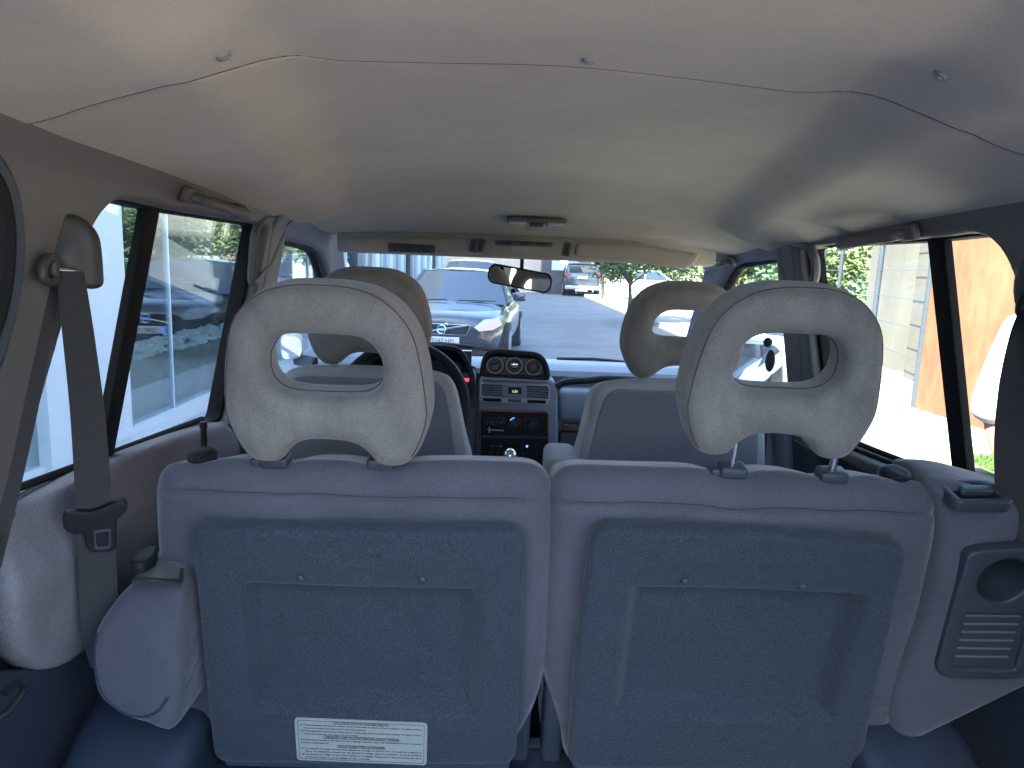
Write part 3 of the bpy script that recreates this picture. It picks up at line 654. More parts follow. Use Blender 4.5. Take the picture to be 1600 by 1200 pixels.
# gauge pod: hood, wood face, three dials
hood_o = rpoly([d2(*p) for p in [(749, 588), (752, 562), (760, 547), (775, 544), (838, 549), (850, 556), (858, 572), (860, 594)]], .02)
hood_i = rpoly([d2(*p) for p in [(755, 586), (757, 566), (764, 555), (776, 552), (836, 556), (846, 563), (851, 574), (853, 588)]], .02)
link('gauge_hood', warp(slab_me([hood_o, hood_i], YS-.015, YS+.12, .004), lambda c: Vector((c.x, c.y, c.z-.42*max(0, c.y-YS)*(c.z > 1.2)))), 'black', da)
pan('gauge_fascia', [(753, 586), (756, 564), (764, 553), (838, 556), (850, 565), (854, 590)], YS+.028, .01, .002, 'wood')
pan('gauge_bezel', [(751, 580), (756, 588), (854, 593), (858, 584), (860, 597), (752, 593)], YS-.012, .02, .002, 'bezel')
for i, (px, py) in enumerate(((773.5, 571), (803.5, 571.5), (833.5, 574))):
    x, z = d2(px, py, YS+.02); g = bmesh.new(); rr_ = .0262
    for a in range(1): tube(g, [(x+rr_*math.cos(t*math.pi/14), YS+.022, z+rr_*math.sin(t*math.pi/14)) for t in range(28)], .0024, 6, True)
    ring = link('dial_ring', bm_mesh(g), 'bezel', da)
    g = bmesh.new(); cyl(g, (x, YS+.024, z), (x, YS+.028, z), rr_-.001, n=28); dial = link('dial_face', bm_mesh(g), 'gauge', ring)
    g = bmesh.new(); y_ = YS+.0232
    if i == 0:
        for t in range(9): a = R(205-t*26); box(g, (x+.019*math.cos(a), y_, z+.019*math.sin(a)), (.0045, .0006, .0009), rot=Matrix.Rotation(-a, 3, 'Y'))
        for dx, dz_, l in ((-.004, .012, .013), (.002, -.006, .015), (.004, -.011, .011)): box(g, (x+dx, y_, z+dz_), (l, .0006, .0011))
        tube(g, [(x-.004, y_, z-.016), (x-.010, y_, z-.01), (x-.006, y_, z-.004), (x+.004, y_, z-.0015), (x+.013, y_, z+.001)], .0007, 4)
    elif i == 1:
        ball(g, (x, YS+.026, z), .0165, (1, .5, 1), 10)
    else:
        for t in range(12): a = R(220-t*24); box(g, (x+.020*math.cos(a), y_, z+.020*math.sin(a)), (.004, .0006, .0009), rot=Matrix.Rotation(-a, 3, 'Y'))
        cyl(g, (x, y_-.0003, z), (x, y_, z), .011, n=20)
    link('dial_marking', bm_mesh(g), 'chrome' if i == 1 else ('trim' if i == 2 else 'print'), ring)
# vents and clock
vo = rpoly([d2(*p) for p in [(750, 598), (856, 601), (860, 606), (859, 626), (855, 632), (752, 628), (749, 622)]], .006); vi = rpoly([d2(*p) for p in [(752.5, 600), (854, 603.5), (857, 607), (856.5, 622), (853, 624), (755, 620.5), (752, 617)]], .005)
link('vent_frame', slab_me([vo, vi], YS-.001, YS+.02, .0015), 'bezel', da)
for a, b, c, d in (((752, 600), (784, 601.5), (784, 622), (752, 620)), ((823, 602.5), (857, 604), (857, 625), (823, 623))):
    vb = pan('air_vent', [a, b, c, d], YS+.022, .006, 0, 'rubber')
    g = bmesh.new(); A_ = d2(*a); B_ = d2(*b); C_ = d2(*c); D_ = d2(*d)
    for k in range(5):
        t = (k+.7)/5.4; l = Vector((A_[0]+(D_[0]-A_[0])*t, YS+.012, A_[1]+(D_[1]-A_[1])*t)); r_ = Vector((B_[0]+(C_[0]-B_[0])*t, YS+.012, B_[1]+(C_[1]-B_[1])*t)); ribbon(g, [l, r_], (0, 1, -.35), .014, .0018)
    m_ = (Vector((A_[0], 0, A_[1]))+Vector((C_[0], 0, C_[1])))/2; box(g, (m_.x, YS+.004, m_.z+.004), (.014, .004, .003), .001)
    link('vent_slats', bm_mesh(g), 'black', vb)
cp = pan('clock_panel', [(786, 601), (822, 602.5), (822, 622), (786, 620.5)], YS+.004, .02, .001, 'dash')
pan('clock_display', [(794, 604.5), (815, 605.5), (815, 616), (794, 615)], YS+.0025, .004, .0005, 'lcd', cp)
x, z = d2(804.5, 613.5, YS+.002); link('clock_digits', text_me('1:51', .012, Matrix.Translation((x, YS+.002, z)) @ XZ, align='CENTER'), 'lcdd', cp)
pan('vent_slider', [(794, 623.5), (814, 624), (814, 628.5), (794, 628)], YS-.003, .01, .002, 'slate')
for q in ([(754, 622), (783, 623), (783, 628), (755, 627)], [(824, 625), (853, 626), (852, 630.5), (824, 629.5)]): pan('lower_vent_slot', q, YS-.004, .006, 0, 'rubber')
# control recess
ro = rpoly([d2(*p) for p in [(748, 640), (857, 643), (858, 760), (748, 760)]], .010); ri = rpoly([d2(*p) for p in [(750.5, 642.5), (854.5, 645.5), (855.5, 758), (750.5, 758)]], .008)
link('console_frame', slab_me([ro, ri], YS-.003, YS+.02, .0015), 'wood', da)
pan('control_panel', [(751, 643), (855, 646), (856, 757), (751, 757)], YS+.009, .008, 0, 'black')
pan('console_ledge', [(753, 681), (854, 683), (854, 685.5), (753, 684)], YS+.001, .014, .001, 'slate')
for i, (px, py, rp) in enumerate(((768, 660, 8.5), (783, 659, 7), (804.5, 662, 11), (831, 664, 11))):
    x, z = d2(px, py, YS+.004); rr_ = rp*.00205; g = bmesh.new(); cyl(g, (x, YS+.010, z), (x, YS-.006, z), rr_*.62, rr_*.5, 20); box(g, (x, YS-.006, z), (rr_*.25, .008, rr_*1.1), .001, Matrix.Rotation(R((20, -30, 0, 40)[i]), 3, 'Y'))
    kn = link('heater_knob', bm_mesh(g), 'slate', da)
    g = bmesh.new()
    for t in range(11):
        a = R(210-t*24); box(g, (x+rr_*.95*math.cos(a), YS+.0085, z+rr_*.95*math.sin(a)), (.0028, .0006, .0010), rot=Matrix.Rotation(-a, 3, 'Y'))
    link('dial_marking', bm_mesh(g), 'print', kn)
    if i == 2:
        for m_, a0, a1 in (('red', 5, 85), ('blue', 95, 150)):
            g = bmesh.new(); tube(g, [(x+rr_*.82*math.cos(R(a0+(a1-a0)*t/8)), YS+.008, z+rr_*.82*math.sin(R(a0+(a1-a0)*t/8))) for t in range(9)], .0012, 5); link('temperature_arc', bm_mesh(g), M[m_] if m_ != 'red' else 'tail', kn)
pan('fan_slider', [(762, 671), (787, 672), (787, 673.5), (762, 672.5)], YS+.006, .004, 0, 'print'); pan('fan_slider_tab', [(763.5, 668), (765.5, 668), (765.5, 676), (763.5, 676)], YS, .008, .0005, 'print')
rd = pan('radio', [(762, 691), (839, 693), (839, 716), (762, 714)], YS+.003, .01, .002, 'black', r=.003)
pan('radio_display', [(785, 694.5), (812, 695.2), (812, 701.5), (785, 701)], YS+.0015, .002, 0, 'lcd', rd)
for i in range(12):
    px = 767+i % 6*(4 if i < 6 else 10); py = 697 if i < 6 else 708
    if i < 6 and px > 783: px += 34
    x, z = d2(px, py+(px-760)*.02, YS); g = bmesh.new(); box(g, (x, YS+.001, z), (.0065 if i > 5 else .005, .004, .0045), .001); link('radio_button', bm_mesh(g), 'slate' if i != 4 else 'print', rd)
x, z = d2(823.5, 697.5, YS); g = bmesh.new(); cyl(g, (x, YS+.004, z), (x, YS-.001, z), .0035, n=12); link('radio_button', bm_mesh(g), 'blue', rd)
# passenger side: grab bar, shelf, wood strip, glovebox
a = atY(870, 604, 2.34); b = atY(884, 597, 2.345); c = atY(960, 592, 2.36); e = atY(1090, 600, 2.36)
g = bmesh.new(); tube(g, cr([a, b, (b+c)/2+Vector((0, 0, .001)), c, e], 6, False), .012, 10); link('grab_bar', bm_mesh(g), 'black', da)
def dbox(name, x0, x1, y0, y1, z0, z1, bev, m, parent=da):
    g = bmesh.new(); box(g, ((x0+x1)/2, (y0+y1)/2, (z0+z1)/2), (x1-x0, y1-y0, z1-z0), bev, seg=3); return link(name, bm_mesh(g), m, parent)
dbox('dash_pad', .135, .66, 2.375, 2.50, 1.02, 1.135, .02, 'dash')
p = atY(880, 668, 2.37); dbox('wood_strip', p.x, p.x+.16, 2.385, 2.42, p.z-.016, p.z+.010, .003, 'wood')
dbox('glovebox_lid', p.x-.01, .62, 2.40, 2.45, .78, p.z-.02, .01, 'slate')
dbox('lower_console', -.10, .11, 2.05, 2.40, .60, .80, .03, 'black')
# instrument hood before the wheel
ho = [d2(*p, 2.30) for p in [(560, 640), (568, 560), (590, 545), (640, 540), (690, 538), (715, 541), (728, 552), (741, 580), (743, 600), (740, 625), (725, 634)]]
link('instrument_hood', warp(slab_me([rpoly(ho, .02), rpoly([d2(*p, 2.30) for p in [(575, 615), (580, 570), (600, 555), (690, 546), (712, 549), (722, 560), (733, 585), (733, 600)]], .02)], 2.29, 2.44, .005), lambda c: Vector((c.x, c.y, c.z-.42*max(0, c.y-2.30)*(c.z > 1.2)))), 'black', da)
dbox('instrument_face', -.52, -.17, 2.42, 2.44, 1.03, 1.25, 0, 'gauge')
pan('warning_lamp_panel', [(713, 582), (740, 583), (738, 622), (716, 622)], 2.30, .06, .004, 'slate')
pan('warning_lamp', [(723, 591), (733.5, 591.5), (733, 596), (723, 595.5)], 2.297, .004, .0005, 'red')
pan('instrument_bezel', [(741, 580), (744, 584), (741, 620), (736, 628), (715, 627), (715, 623), (733, 622), (737, 617)], 2.295, .012, .002, 'bezel')

# ------------------------------------------------------------------ steering wheel, gear lever, armrest
sw = thing('steering_wheel', 'black steering wheel ahead of the front left seat', 'steering wheel', (-.36, 2.05, 1.10))
rot = Matrix.Translation((-.36, 2.08, 1.12)) @ Matrix.Rotation(R(66), 4, 'X')
g = bmesh.new(); tube(g, [(.19*math.cos(t*math.pi/24), .19*math.sin(t*math.pi/24), 0) for t in range(48)], .0145, 12, True); me = bm_mesh(g); me.transform(rot); link('rim', me, 'black', sw)
g = bmesh.new(); ball(g, (0, 0, -.02), .07, (1.2, .9, .35)); me = bm_mesh(g); me.transform(rot); link('hub', me, 'slate', sw)
for dx in (-1, 1):
    g = bmesh.new(); box(g, (dx*.12, -.01, -.01), (.13, .035, .016), .006); me = bm_mesh(g); me.transform(rot); link('spoke', me, 'slate', sw)
g = bmesh.new(); cyl(g, (-.36, 2.10, 1.11), (-.36, 2.38, .98), .03); link('column', bm_mesh(g), 'black', sw)
p = atY(797, 708, 1.95)
gl = thing('gear_lever', 'gear lever with a round metal-topped knob before the radio', 'gear lever', (p.x, 1.97, .62))
g = bmesh.new(); cyl(g, (p.x, 1.95, p.z-.02), (p.x, 2.02, .62), .008, .011); link('shaft', bm_mesh(g), 'black', gl)
g = bmesh.new(); ball(g, (p.x, 1.95, p.z-.012), .021, (1, 1, 1.25)); link('knob', bm_mesh(g), 'steel', gl)
q0 = atY(878, 708, 1.62)
ar = thing('armrest', 'pale cloth armrest beside the front passenger seat', 'armrest', (q0.x, 1.66, .9))
me = soft([rrect(q0.x-.035, q0.z-.12, q0.x+.045, q0.z-.012, .018)], 1.60, 1.78, .014, vox=.008); link('armrest_pad', me, 'seatlight', ar)
g = bmesh.new(); box(g, (q0.x+.02, 1.80, q0.z-.14), (.05, .1, .1), .01); link('armrest_bracket', bm_mesh(g), 'slate', ar)

# ------------------------------------------------------------------ roof fittings
def visor(label, px, clip, lab=None):
    pts = [atY(*p, 2.10) for p in px]; c = sum(pts, Vector())/len(pts)
    root = thing('sun_visor', label, 'sun visor', c, 'pair of sun visors')
    L = rpoly([(q.x, q.z) for q in pts], .018, 5); me = soft([L], 2.09, 2.118, .012, vox=.006, smooth=2); link('visor_pad', me, 'liner', root)
    for q in clip:
        k = atY(*q, 2.085); g = bmesh.new(); box(g, k, (.026, .03, .040), .007, Matrix.Rotation(R(12), 3, 'Y'), 3); cl_ = link('visor_clip', bm_mesh(g), 'trim', root)
        g = bmesh.new(); box(g, k+Vector((-.001, -.0155, 0)), (.011, .003, .026), .002, Matrix.Rotation(R(12), 3, 'Y')); link('clip_slot', bm_mesh(g), 'dtrim', cl_)
    if lab:
        l_ = [atY(*q, 2.087) for q in lab]; s_ = link('caution_label', slab_me([[(q.x, q.z) for q in l_]], 2.0865, 2.0895), 'lens' if 0 else M['trim'], root)
        g = bmesh.new()
        for k in range(6):
            t = (k+.8)/7; a_ = l_[0].lerp(l_[3], t); b_ = l_[1].lerp(l_[2], t); box(g, ((a_+b_)/2).lerp(a_, .02*(k % 3)), ((b_-a_).length*(.92-.12*(k % 3)), .0008, .0014), rot=Matrix.Rotation(R(2.5), 3, 'Y'))
        o_ = link('label_print', bm_mesh(g), 'thread', s_); o_.location = (0, -.0122, 0); s_.location.y -= 0.0
    return root
visor('sun visor over the steering wheel, with a grey caution label', [(540, 370), (560, 370), (750, 372), (757, 376), (756, 396), (745, 399), (565, 394), (548, 388)], [(741, 384), (752, 384)], [(606, 379), (680, 383), (679, 396), (607, 393)])
visor('plain sun visor folded up over the front passenger side', [(900, 378), (1000, 381), (1092, 396), (1093, 402), (1083, 416), (1072, 420), (960, 408), (905, 403), (895, 398)], [(886, 390)])
mp = atY(812, 435, 2.20)
mr = thing('interior_mirror', 'black-framed rear-view mirror hanging from the windscreen header', 'mirror', mp)
mM = Matrix.Translation(mp) @ Matrix.Rotation(R(8), 4, 'Y') @ Matrix.Rotation(R(2), 4, 'X') @ Matrix.Rotation(R(-9), 4, 'Z')
me = slab_me([rrect(-.101, -.031, .101, .031, .024)], -.004, .022, .008); me.transform(mM); link('mirror_housing', me, 'black', mr)
me = slab_me([rrect(-.095, -.0255, .095, .0255, .020)], -.0055, -.0045); me.transform(mM); link('mirror_glass', me, 'mirror', mr, smooth=False)
g = bmesh.new(); t0 = atY(813, 383, 2.19); tube(g, [t0, atY(816, 400, 2.22), atY(815, 425, 2.225)], .006, 8); link('mirror_stalk', bm_mesh(g), 'black', mr)
g = bmesh.new(); box(g, atY(812, 385, 2.17), (.05, .03, .03), .008); link('mirror_base', bm_mesh(g), 'liner', mr)
g = bmesh.new(); box(g, atY(808, 441, 2.198)+Vector((-.012, -.012, -.026)), (.014, .008, .012), .002); link('dip_tab', bm_mesh(g), 'black', mr)
ml = atY(818, 381, 2.08)
mlr = thing('map_lamp', 'flat map lamp switch panel between the two sun visors', 'lamp', ml)
g = bmesh.new(); box(g, ml, (.165, .05, .014), .005); link('lamp_housing', bm_mesh(g), 'trim', mlr)
for k in (-.05, 0, .05):
    g = bmesh.new(); box(g, ml+Vector((k, -.026, -.001)), (.03, .006, .007), .0015); link('switch', bm_mesh(g), 'slate', mlr)
dl = onceil(840, 297)
dr_ = thing('dome_lamp', 'slim dome lamp with two clear lenses in the roof lining', 'lamp', dl)
g = bmesh.new(); box(g, dl+Vector((0, 0, -.004)), (.165, .075, .012), .005); link('lamp_housing', bm_mesh(g), 'trim', dr_)
for k in (-.052, .052):
    g = bmesh.new(); box(g, dl+Vector((k, 0, -.012)), (.048, .058, .010), .004); link('lamp_lens', bm_mesh(g), 'lens', dr_)
g = bmesh.new(); box(g, dl+Vector((0, -.005, -.014)), (.038, .055, .012), .004); link('lamp_switch', bm_mesh(g), 'slate', dr_)
def handle(label, s, a, b, cover_at):
    A = onp(*a, (s*.612, 0, 1.63), (1, 0, s*.3)); B = onp(*b, (s*.612, 0, 1.63), (1, 0, s*.3)); inw = Vector((-s, 0, -.3)).normalized(); d = (B-A).normalized()
    root = thing('grab_handle', label, 'grab handle', (A+B)/2, 'roof grab handles')
    g = bmesh.new(); n_ = d.cross(inw).normalized()
    tube(g, cr([A-inw*.004, A+inw*.016+d*.012, A+inw*.028+d*.035, B+inw*.028-d*.035, B+inw*.016-d*.012, B-inw*.004], 5, False), .0095, 10); link('grip', bm_mesh(g), 'trim', root)
    for e, q in ((A, 1), (B, -1)):
        g = bmesh.new(); ro = Matrix((d, n_, inw)).transposed(); box(g, e+inw*.004, (.046, .028, .014), .005, ro, 3); link('end_cover', bm_mesh(g), 'trim', root)
handle('roof grab handle above the left side window', -1, (292, 305), (372, 330), 0)
handle('roof grab handle above the right side window', 1, (1326, 378), (1424, 362), 1)
handle('small roof grab handle above the front passenger door', 1, (1112, 416), (1145, 408), 1)

# ------------------------------------------------------------------ seat belts
def ringshape(root, pts, r, m): g = bmesh.new(); tube(g, pts, r, 10, True); return link('guide_ring', bm_mesh(g), m, root)
XL = -.628
ba = atX(100, 415, XL)
sb = thing('seat_belt', 'brown-grey seat belt with tongue hanging by the left side window', 'seat belt', ba, 'rear seat belts')
# anchor cover
me = soft([rpoly([(0-.030, -.005), (-.036, .03), (-.028, .060), (-.008, .073), (.018, .068), (.034, .045), (.036, .015), (.036, -.035), (.020, -.040), (-.006, -.022)], .02, 4)], -.014, .024, .011, vox=.003, smooth=4)
warp(me, lambda c: Vector((c.x, c.y-.010*math.exp(-((c.x)/.02)**2)*sms(.07, .0, c.z), c.z)))
c0 = atX(104, 405, -.632); me.transform(Matrix.Translation(c0+Vector((0, 0, -.004))) @ Matrix.Rotation(R(30), 4, 'Z') @ Matrix.Diagonal((1.12, 1, .88, 1))); link('anchor_cover', me, 'btrim', sb)
rp = [atX(*p, XL+.012) for p in ((67, 415), (72, 405), (80, 404), (84, 412), (84, 424), (88, 432), (84, 439), (74, 440), (66, 432))]
ringshape(sb, cr(rp, 4), .0062, 'btrim')
g = bmesh.new(); tube(g, [atX(82, 421, XL+.008), atX(110, 423, XL+.012), atX(130, 421, XL+.012)], .0045, 10); link('guide_bar', bm_mesh(g), 'steel', sb)
def strap(name, root, c, wpx, plane, th=.0016):
    pts = []; wd = []; ws = []
    for (x, y), wv in zip(c, wpx):
        l = plane(x-wv/2, y); r_ = plane(x+wv/2, y); pts.append((l+r_)/2); wd.append((r_-l).normalized()); ws.append((r_-l).length)
    P3 = cr(pts, 6, False); n_ = len(P3); W2 = []; D2 = []
    for k in range(n_):
        t = k/6; i = min(int(t), len(pts)-2); f = t-i; W2.append(ws[i]*(1-f)+ws[i+1]*f); D2.append(wd[i].lerp(wd[i+1], f))
    g = bmesh.new(); ribbon(g, P3, D2, W2, th); return link(name, bm_mesh(g), 'belt', root)
def pl1(x, y):                         # hangs down from the ring towards the floor anchor, facing the camera
    r0_ = onp(x, y, (XL+.03, ba.y-.02, 1.5), (-.45, .9, .2)); return r0_
strap('webbing', sb, [(110, 424), (122, 520), (136, 640), (145, 760), (151, 860), (157, 975), (172, 1035)], [42, 50, 54, 57, 59, 60, 60], pl1)
def pl2(x, y): return onp(x, y, (XL-.004, ba.y, 1.5), (-.8, .6, .02))
strap('webbing', sb, [(82, 428), (60, 540), (34, 660), (8, 770), (-25, 900)], [26, 38, 42, 44, 46], pl2)
tc = pl1(149, 803)
tw = [pl1(*p) for p in ((98, 800), (110, 794), (145, 795), (185, 778), (198, 778), (200, 790), (190, 802), (183, 808), (182, 850), (175, 856), (142, 858), (135, 848), (132, 828), (112, 830), (100, 820))]
nn = Vector((-.45, .9, .2)).normalized()*-1
ex = (tw[4]-tw[0]); ex = (ex-nn*ex.dot(nn)).normalized(); ez = ex.cross(nn)*1; ez = ez if ez.z > 0 else -ez
def toL(p): d = p-tc; return (d.dot(ex), d.dot(ez))
MT = Matrix(((ex.x, -nn.x, ez.x, tc.x), (ex.y, -nn.y, ez.y, tc.y), (ex.z, -nn.z, ez.z, tc.z), (0, 0, 0, 1)))
me = slab_me([rpoly([toL(p) for p in tw], .006, 4)], -.0105, .004, .003); me.transform(MT); bm = bmesh.new(); bm.from_mesh(me); bmesh.ops.recalc_face_normals(bm, faces=bm.faces); bm.to_mesh(me); bm.free()
tg = link('belt_tongue', me, 'black', sb)
h_ = [toL(pl1(*p)) for p in ((146, 822), (174, 818), (174, 850), (148, 852))]; h2 = [toL(pl1(*p)) for p in ((150, 826), (170, 823), (170, 845), (152, 847))]
me = slab_me([rpoly(h_, .004), rpoly(h2, .003)], -.0135, -.0095, .0008); me.transform(MT); link('tongue_slot', me, 'steel' if 0 else 'slate', tg)
# right belt
bb = thing('seat_belt', 'dark seat belt hanging by the right rear pillar at the frame edge', 'seat belt', atX(1600, 470, .62), 'rear seat belts')
def pr1(x, y): return onp(x, y, (.64, .985, 1.5), (.6, .8, .05))
strap('webbing', bb, [(1632, 460), (1612, 520), (1598, 600), (1590, 690), (1592, 800), (1596, 860)], [52, 66, 74, 74, 72, 70], pr1)
g = bmesh.new(); tube(g, cr([atX(*p, .615) for p in ((1598, 490), (1600, 470), (1610, 462), (1630, 466), (1632, 484), (1618, 494))], 4), .008, 8, True); link('guide_ring', bm_mesh(g), 'black', bb)
g = bmesh.new(); ball(g, atX(1622, 440, .635), .04, (.5, .9, 1.3)); link('anchor_cover', bm_mesh(g), 'dtrim', bb)
# front passenger belt on the pillar, seen through the headrest hole
fb = thing('seat_belt', 'front seat belt on the right door pillar, seen through the raised headrest', 'seat belt', (.64, 1.9, 1.42))
q = [onwall(*p, 1)+Vector((-.05, 0, 0)) for p in ((1229, 536), (1233, 560), (1232, 590), (1229, 640))]
g = bmesh.new(); ball(g, q[0], .012, (1, 1, 1.1)); link('anchor_cover', bm_mesh(g), 'slate', fb)
g = bmesh.new(); ball(g, q[1]+Vector((0, 0, -.008)), .016, (.8, .9, 1.9)); link('height_slider', bm_mesh(g), 'slate', fb)
g = bmesh.new(); ribbon(g, [q[2], q[3], q[3]+Vector((0, 0, -.4))], (.5, .8, 0), .045, .0016); link('webbing', bm_mesh(g), 'belt', fb)

# ------------------------------------------------------------------ side bolsters by the rear seats
root = thing('side_armrest', 'low cloth-covered armrest block against the left side trim', 'armrest', (-.58, 1.2, .72))
op = [(160, 958), (176, 938), (205, 922), (275, 905), (275, 1134), (220, 1136), (190, 1127), (150, 1098), (138, 1060), (139, 1000)]
Y1 = .94; L = [atY(*p, Y1) for p in op]; L = [(q.x, q.z) for q in L]; L += []; L = [p.to_tuple()[:2] for p in cr([(a_, b_, 0) for a_, b_ in L], 5)]
ztp = atY(240, 906, Y1).z
me = soft([L], Y1, 1.60, .020, vox=.007, smooth=5, fn=lambda c: Vector((c.x, c.y+.03*sms(1.0, 1.12, c.z)*(1 if c.y < 1.1 else 0), min(c.z, ztp+.004-.10*max(0, c.y-Y1-.03))))); ref = me.copy(); pd = link('armrest_pad', me, 'seat', root)
pts = cr([atY(*p, Y1) for p in ((141, 990), (143, 1040), (158, 1085), (185, 1112), (215, 1122), (245, 1112), (262, 1090))], 6, False); q = hug(ref, pts, .0004); g = bmesh.new(); tube(g, q, .0022, 6); link('piping', bm_mesh(g), 'zip', pd)
def topz(px, py, z): return atZ(px, py, z)
zt_ = ztp-.002
tr = [topz(*p, zt_) for p in ((206, 911), (228, 876), (262, 858), (290, 862), (285, 916))]; g = bmesh.new(); vs2 = [g.verts.new((p.x, p.y, zt_+.004)) for p in tr]; fc = g.faces.new(vs2)
r_ = bmesh.ops.extrude_face_region(g, geom=[fc]); bmesh.ops.translate(g, verts=[v for v in r_['geom'] if isinstance(v, bmesh.types.BMVert)], vec=(0, 0, -.006)); link('tray_rim', bm_mesh(g), 'btrim', root, smooth=False)
c_ = sum(tr, Vector())/5; g = bmesh.new(); vs2 = [g.verts.new((c_.x+(p.x-c_.x)*.84, c_.y+(p.y-c_.y)*.84, zt_+.0052)) for p in tr]; g.faces.new(vs2); link('tray_floor', bm_mesh(g), 'trim', root, smooth=False)
as_ = [topz(*p, zt_+.02) for p in ((199, 880), (214, 862), (234, 852), (247, 855), (243, 869), (222, 882))]; c_ = sum(as_, Vector())/6
me = slab_me([rpoly([(p.x, p.y) for p in as_], .01, 4)], -.022, .0, .005); me.transform(Matrix(((1, 0, 0, 0), (0, 0, 1, 0), (0, -1, 0, zt_+.0), (0, 0, 0, 1)))); bm = bmesh.new(); bm.from_mesh(me); bmesh.ops.recalc_face_normals(bm, faces=bm.faces); bm.to_mesh(me); bm.free()
link('ashtray', me, 'black', root)
kp = atX(318, 668, -.66); g = bmesh.new(); cyl(g, kp+Vector((0, 0, -.04)), kp+Vector((0, 0, .0)), .006, .006); cyl(g, kp, kp+Vector((0, 0, .012)), .008, .007); tag(link('lock_button', bm_mesh(g), 'black', car))
hk = thing('luggage_hook', 'small dark metal lashing hook on the left cargo side', 'hook', atX(6, 1093, -.64)); hp = atX(6, 1093, -.64)
g = bmesh.new(); tube(g, [hp+Vector(v) for v in ((0, -.03, -.012), (.012, -.01, -.008), (.016, .012, .004), (.004, .02, .01), (0, .0, .008))], .0045, 8); link('hook_bar', bm_mesh(g), 'black', hk)
# right: tall bolster with cup holder
root = thing('cup_holder_bolster', 'tall cloth-covered side bolster with a cup holder and release handle', 'armrest', (.64, 1.2, .72))
op = [(1462, 762), (1510, 764), (1640, 800), (1640, 1050), (1600, 1068), (1490, 1122), (1400, 1165), (1385, 1100), (1440, 960), (1470, 850), (1468, 800), (1462, 785)]
L = rpoly([sp(*p) for p in op], [.01, .05, .01, .01, .05, .05, .02, .05, .05, .05, .04, .03], 5)
cup = sp(1553, 893); cr_ = .0375
hole = [(cup[0]+cr_*math.cos(t*math.pi/20), cup[1]+cr_*math.sin(t*math.pi/20)) for t in range(40)]
me = soft([L, [(cup[0]+(a_-cup[0])*1.15, cup[1]+(b_-cup[1])*1.15) for a_, b_ in hole]], -.015, .17, .022, vox=.006, smooth=5, fn=lambda c: Vector((c.x, c.y+(.02*sms(.33, .48, c.z)*(c.y < .1)), c.z-.5*max(0, c.y-.07)*sms(.3, .42, c.z)))); pd = seatlink('bolster_pad', me, 'seat', root)
# faceplate, with a round opening
fp = [(1498, 852), (1520, 846), (1640, 842), (1640, 1010), (1590, 1040), (1560, 1046), (1462, 1042), (1450, 1028), (1470, 950)]
FP = rpoly([sp(*p) for p in fp], [.02, .02, .01, .02, .02, .02, .015, .015, .2], 6); hole = [(cup[0]+cr_*math.cos(t*math.pi/20), cup[1]+cr_*math.sin(t*math.pi/20)) for t in range(40)]
gp = [(1494, 943), (1592, 945), (1572, 1030), (1476, 1028)]; GP = rpoly([sp(*p) for p in gp], .006, 4)
me = slab_me([FP, hole, GP], -.024, .0, .004); plate = seatlink('faceplate', me, 'slate', root)
g = bmesh.new(); n_ = 40
rings = []
for yy, rr_ in ((-.020, cr_+.0005), (.052, cr_-.002), (.0525, 0.001)): rings.append([g.verts.new((cup[0]+rr_*math.cos(t*2*math.pi/n_), yy, cup[1]+rr_*math.sin(t*2*math.pi/n_))) for t in range(n_)])
for A_, B_ in zip(rings, rings[1:]):
    for k in range(n_): g.faces.new((A_[k], A_[(k+1) % n_], B_[(k+1) % n_], B_[k]))
seatlink('cup_well', bm_mesh(g), 'slate', plate)
me = slab_me([[(p[0]*1.0, p[1]) for p in GP]], -.0172, -.014); seatlink('tray_panel', me, 'slate', plate)
for k in range(6):
    y_ = 950+k*12.6; xl = 1497-k*3.3; xr = 1581-k*3.6; a_ = sp(xl, y_); b_ = sp(xr, y_+1); g = bmesh.new(); tube(g, [(a_[0], -.0172, a_[1]), (b_[0], -.0172, b_[1])], .0020, 8); seatlink('rib', bm_mesh(g), 'trim', plate)
# release handle well on the sloping top
def tp(px, py): return onp(px, py, SM @ Vector((.6, .03, sp(1480, 775)[1]+.004)), (0, -.35, 1))
o_ = [tp(*p) for p in ((1462, 756), (1510, 752), (1542, 753), (1583, 785), (1578, 792), (1500, 790), (1488, 784))]
i_ = [tp(*p) for p in ((1474, 761), (1508, 757.5), (1536, 758), (1564, 782), (1500, 784), (1495, 780))]
def slope_slab(loops, t0, t1, bev):
    o0 = loops[0][0]; ey = Vector((0, 1, .35)).normalized(); nz_ = Vector((0, -.35, 1)).normalized()
    LL = [rpoly([((p-o0).x, (p-o0).dot(ey)) for p in l], .008, 4) for l in loops]
    me = slab_me(LL, t0, t1, bev); me.transform(Matrix(((1, 0, 0, o0.x), (0, nz_.y, ey.y, o0.y), (0, nz_.z, ey.z, o0.z), (0, 0, 0, 1))))
    bm = bmesh.new(); bm.from_mesh(me); bmesh.ops.recalc_face_normals(bm, faces=bm.faces); bm.to_mesh(me); bm.free(); return me
link('handle_bezel', slope_slab([o_, i_], -.012, .006, .003), 'slate', root)
link('handle_well', slope_slab([i_], -.006, .0015, 0), 'rubber', root)
hb = [tp(*p) for p in ((1494, 765), (1541, 765), (1552, 776), (1500, 776))]
link('release_handle', slope_slab([hb], .0, .010, .003), 'slate', root)

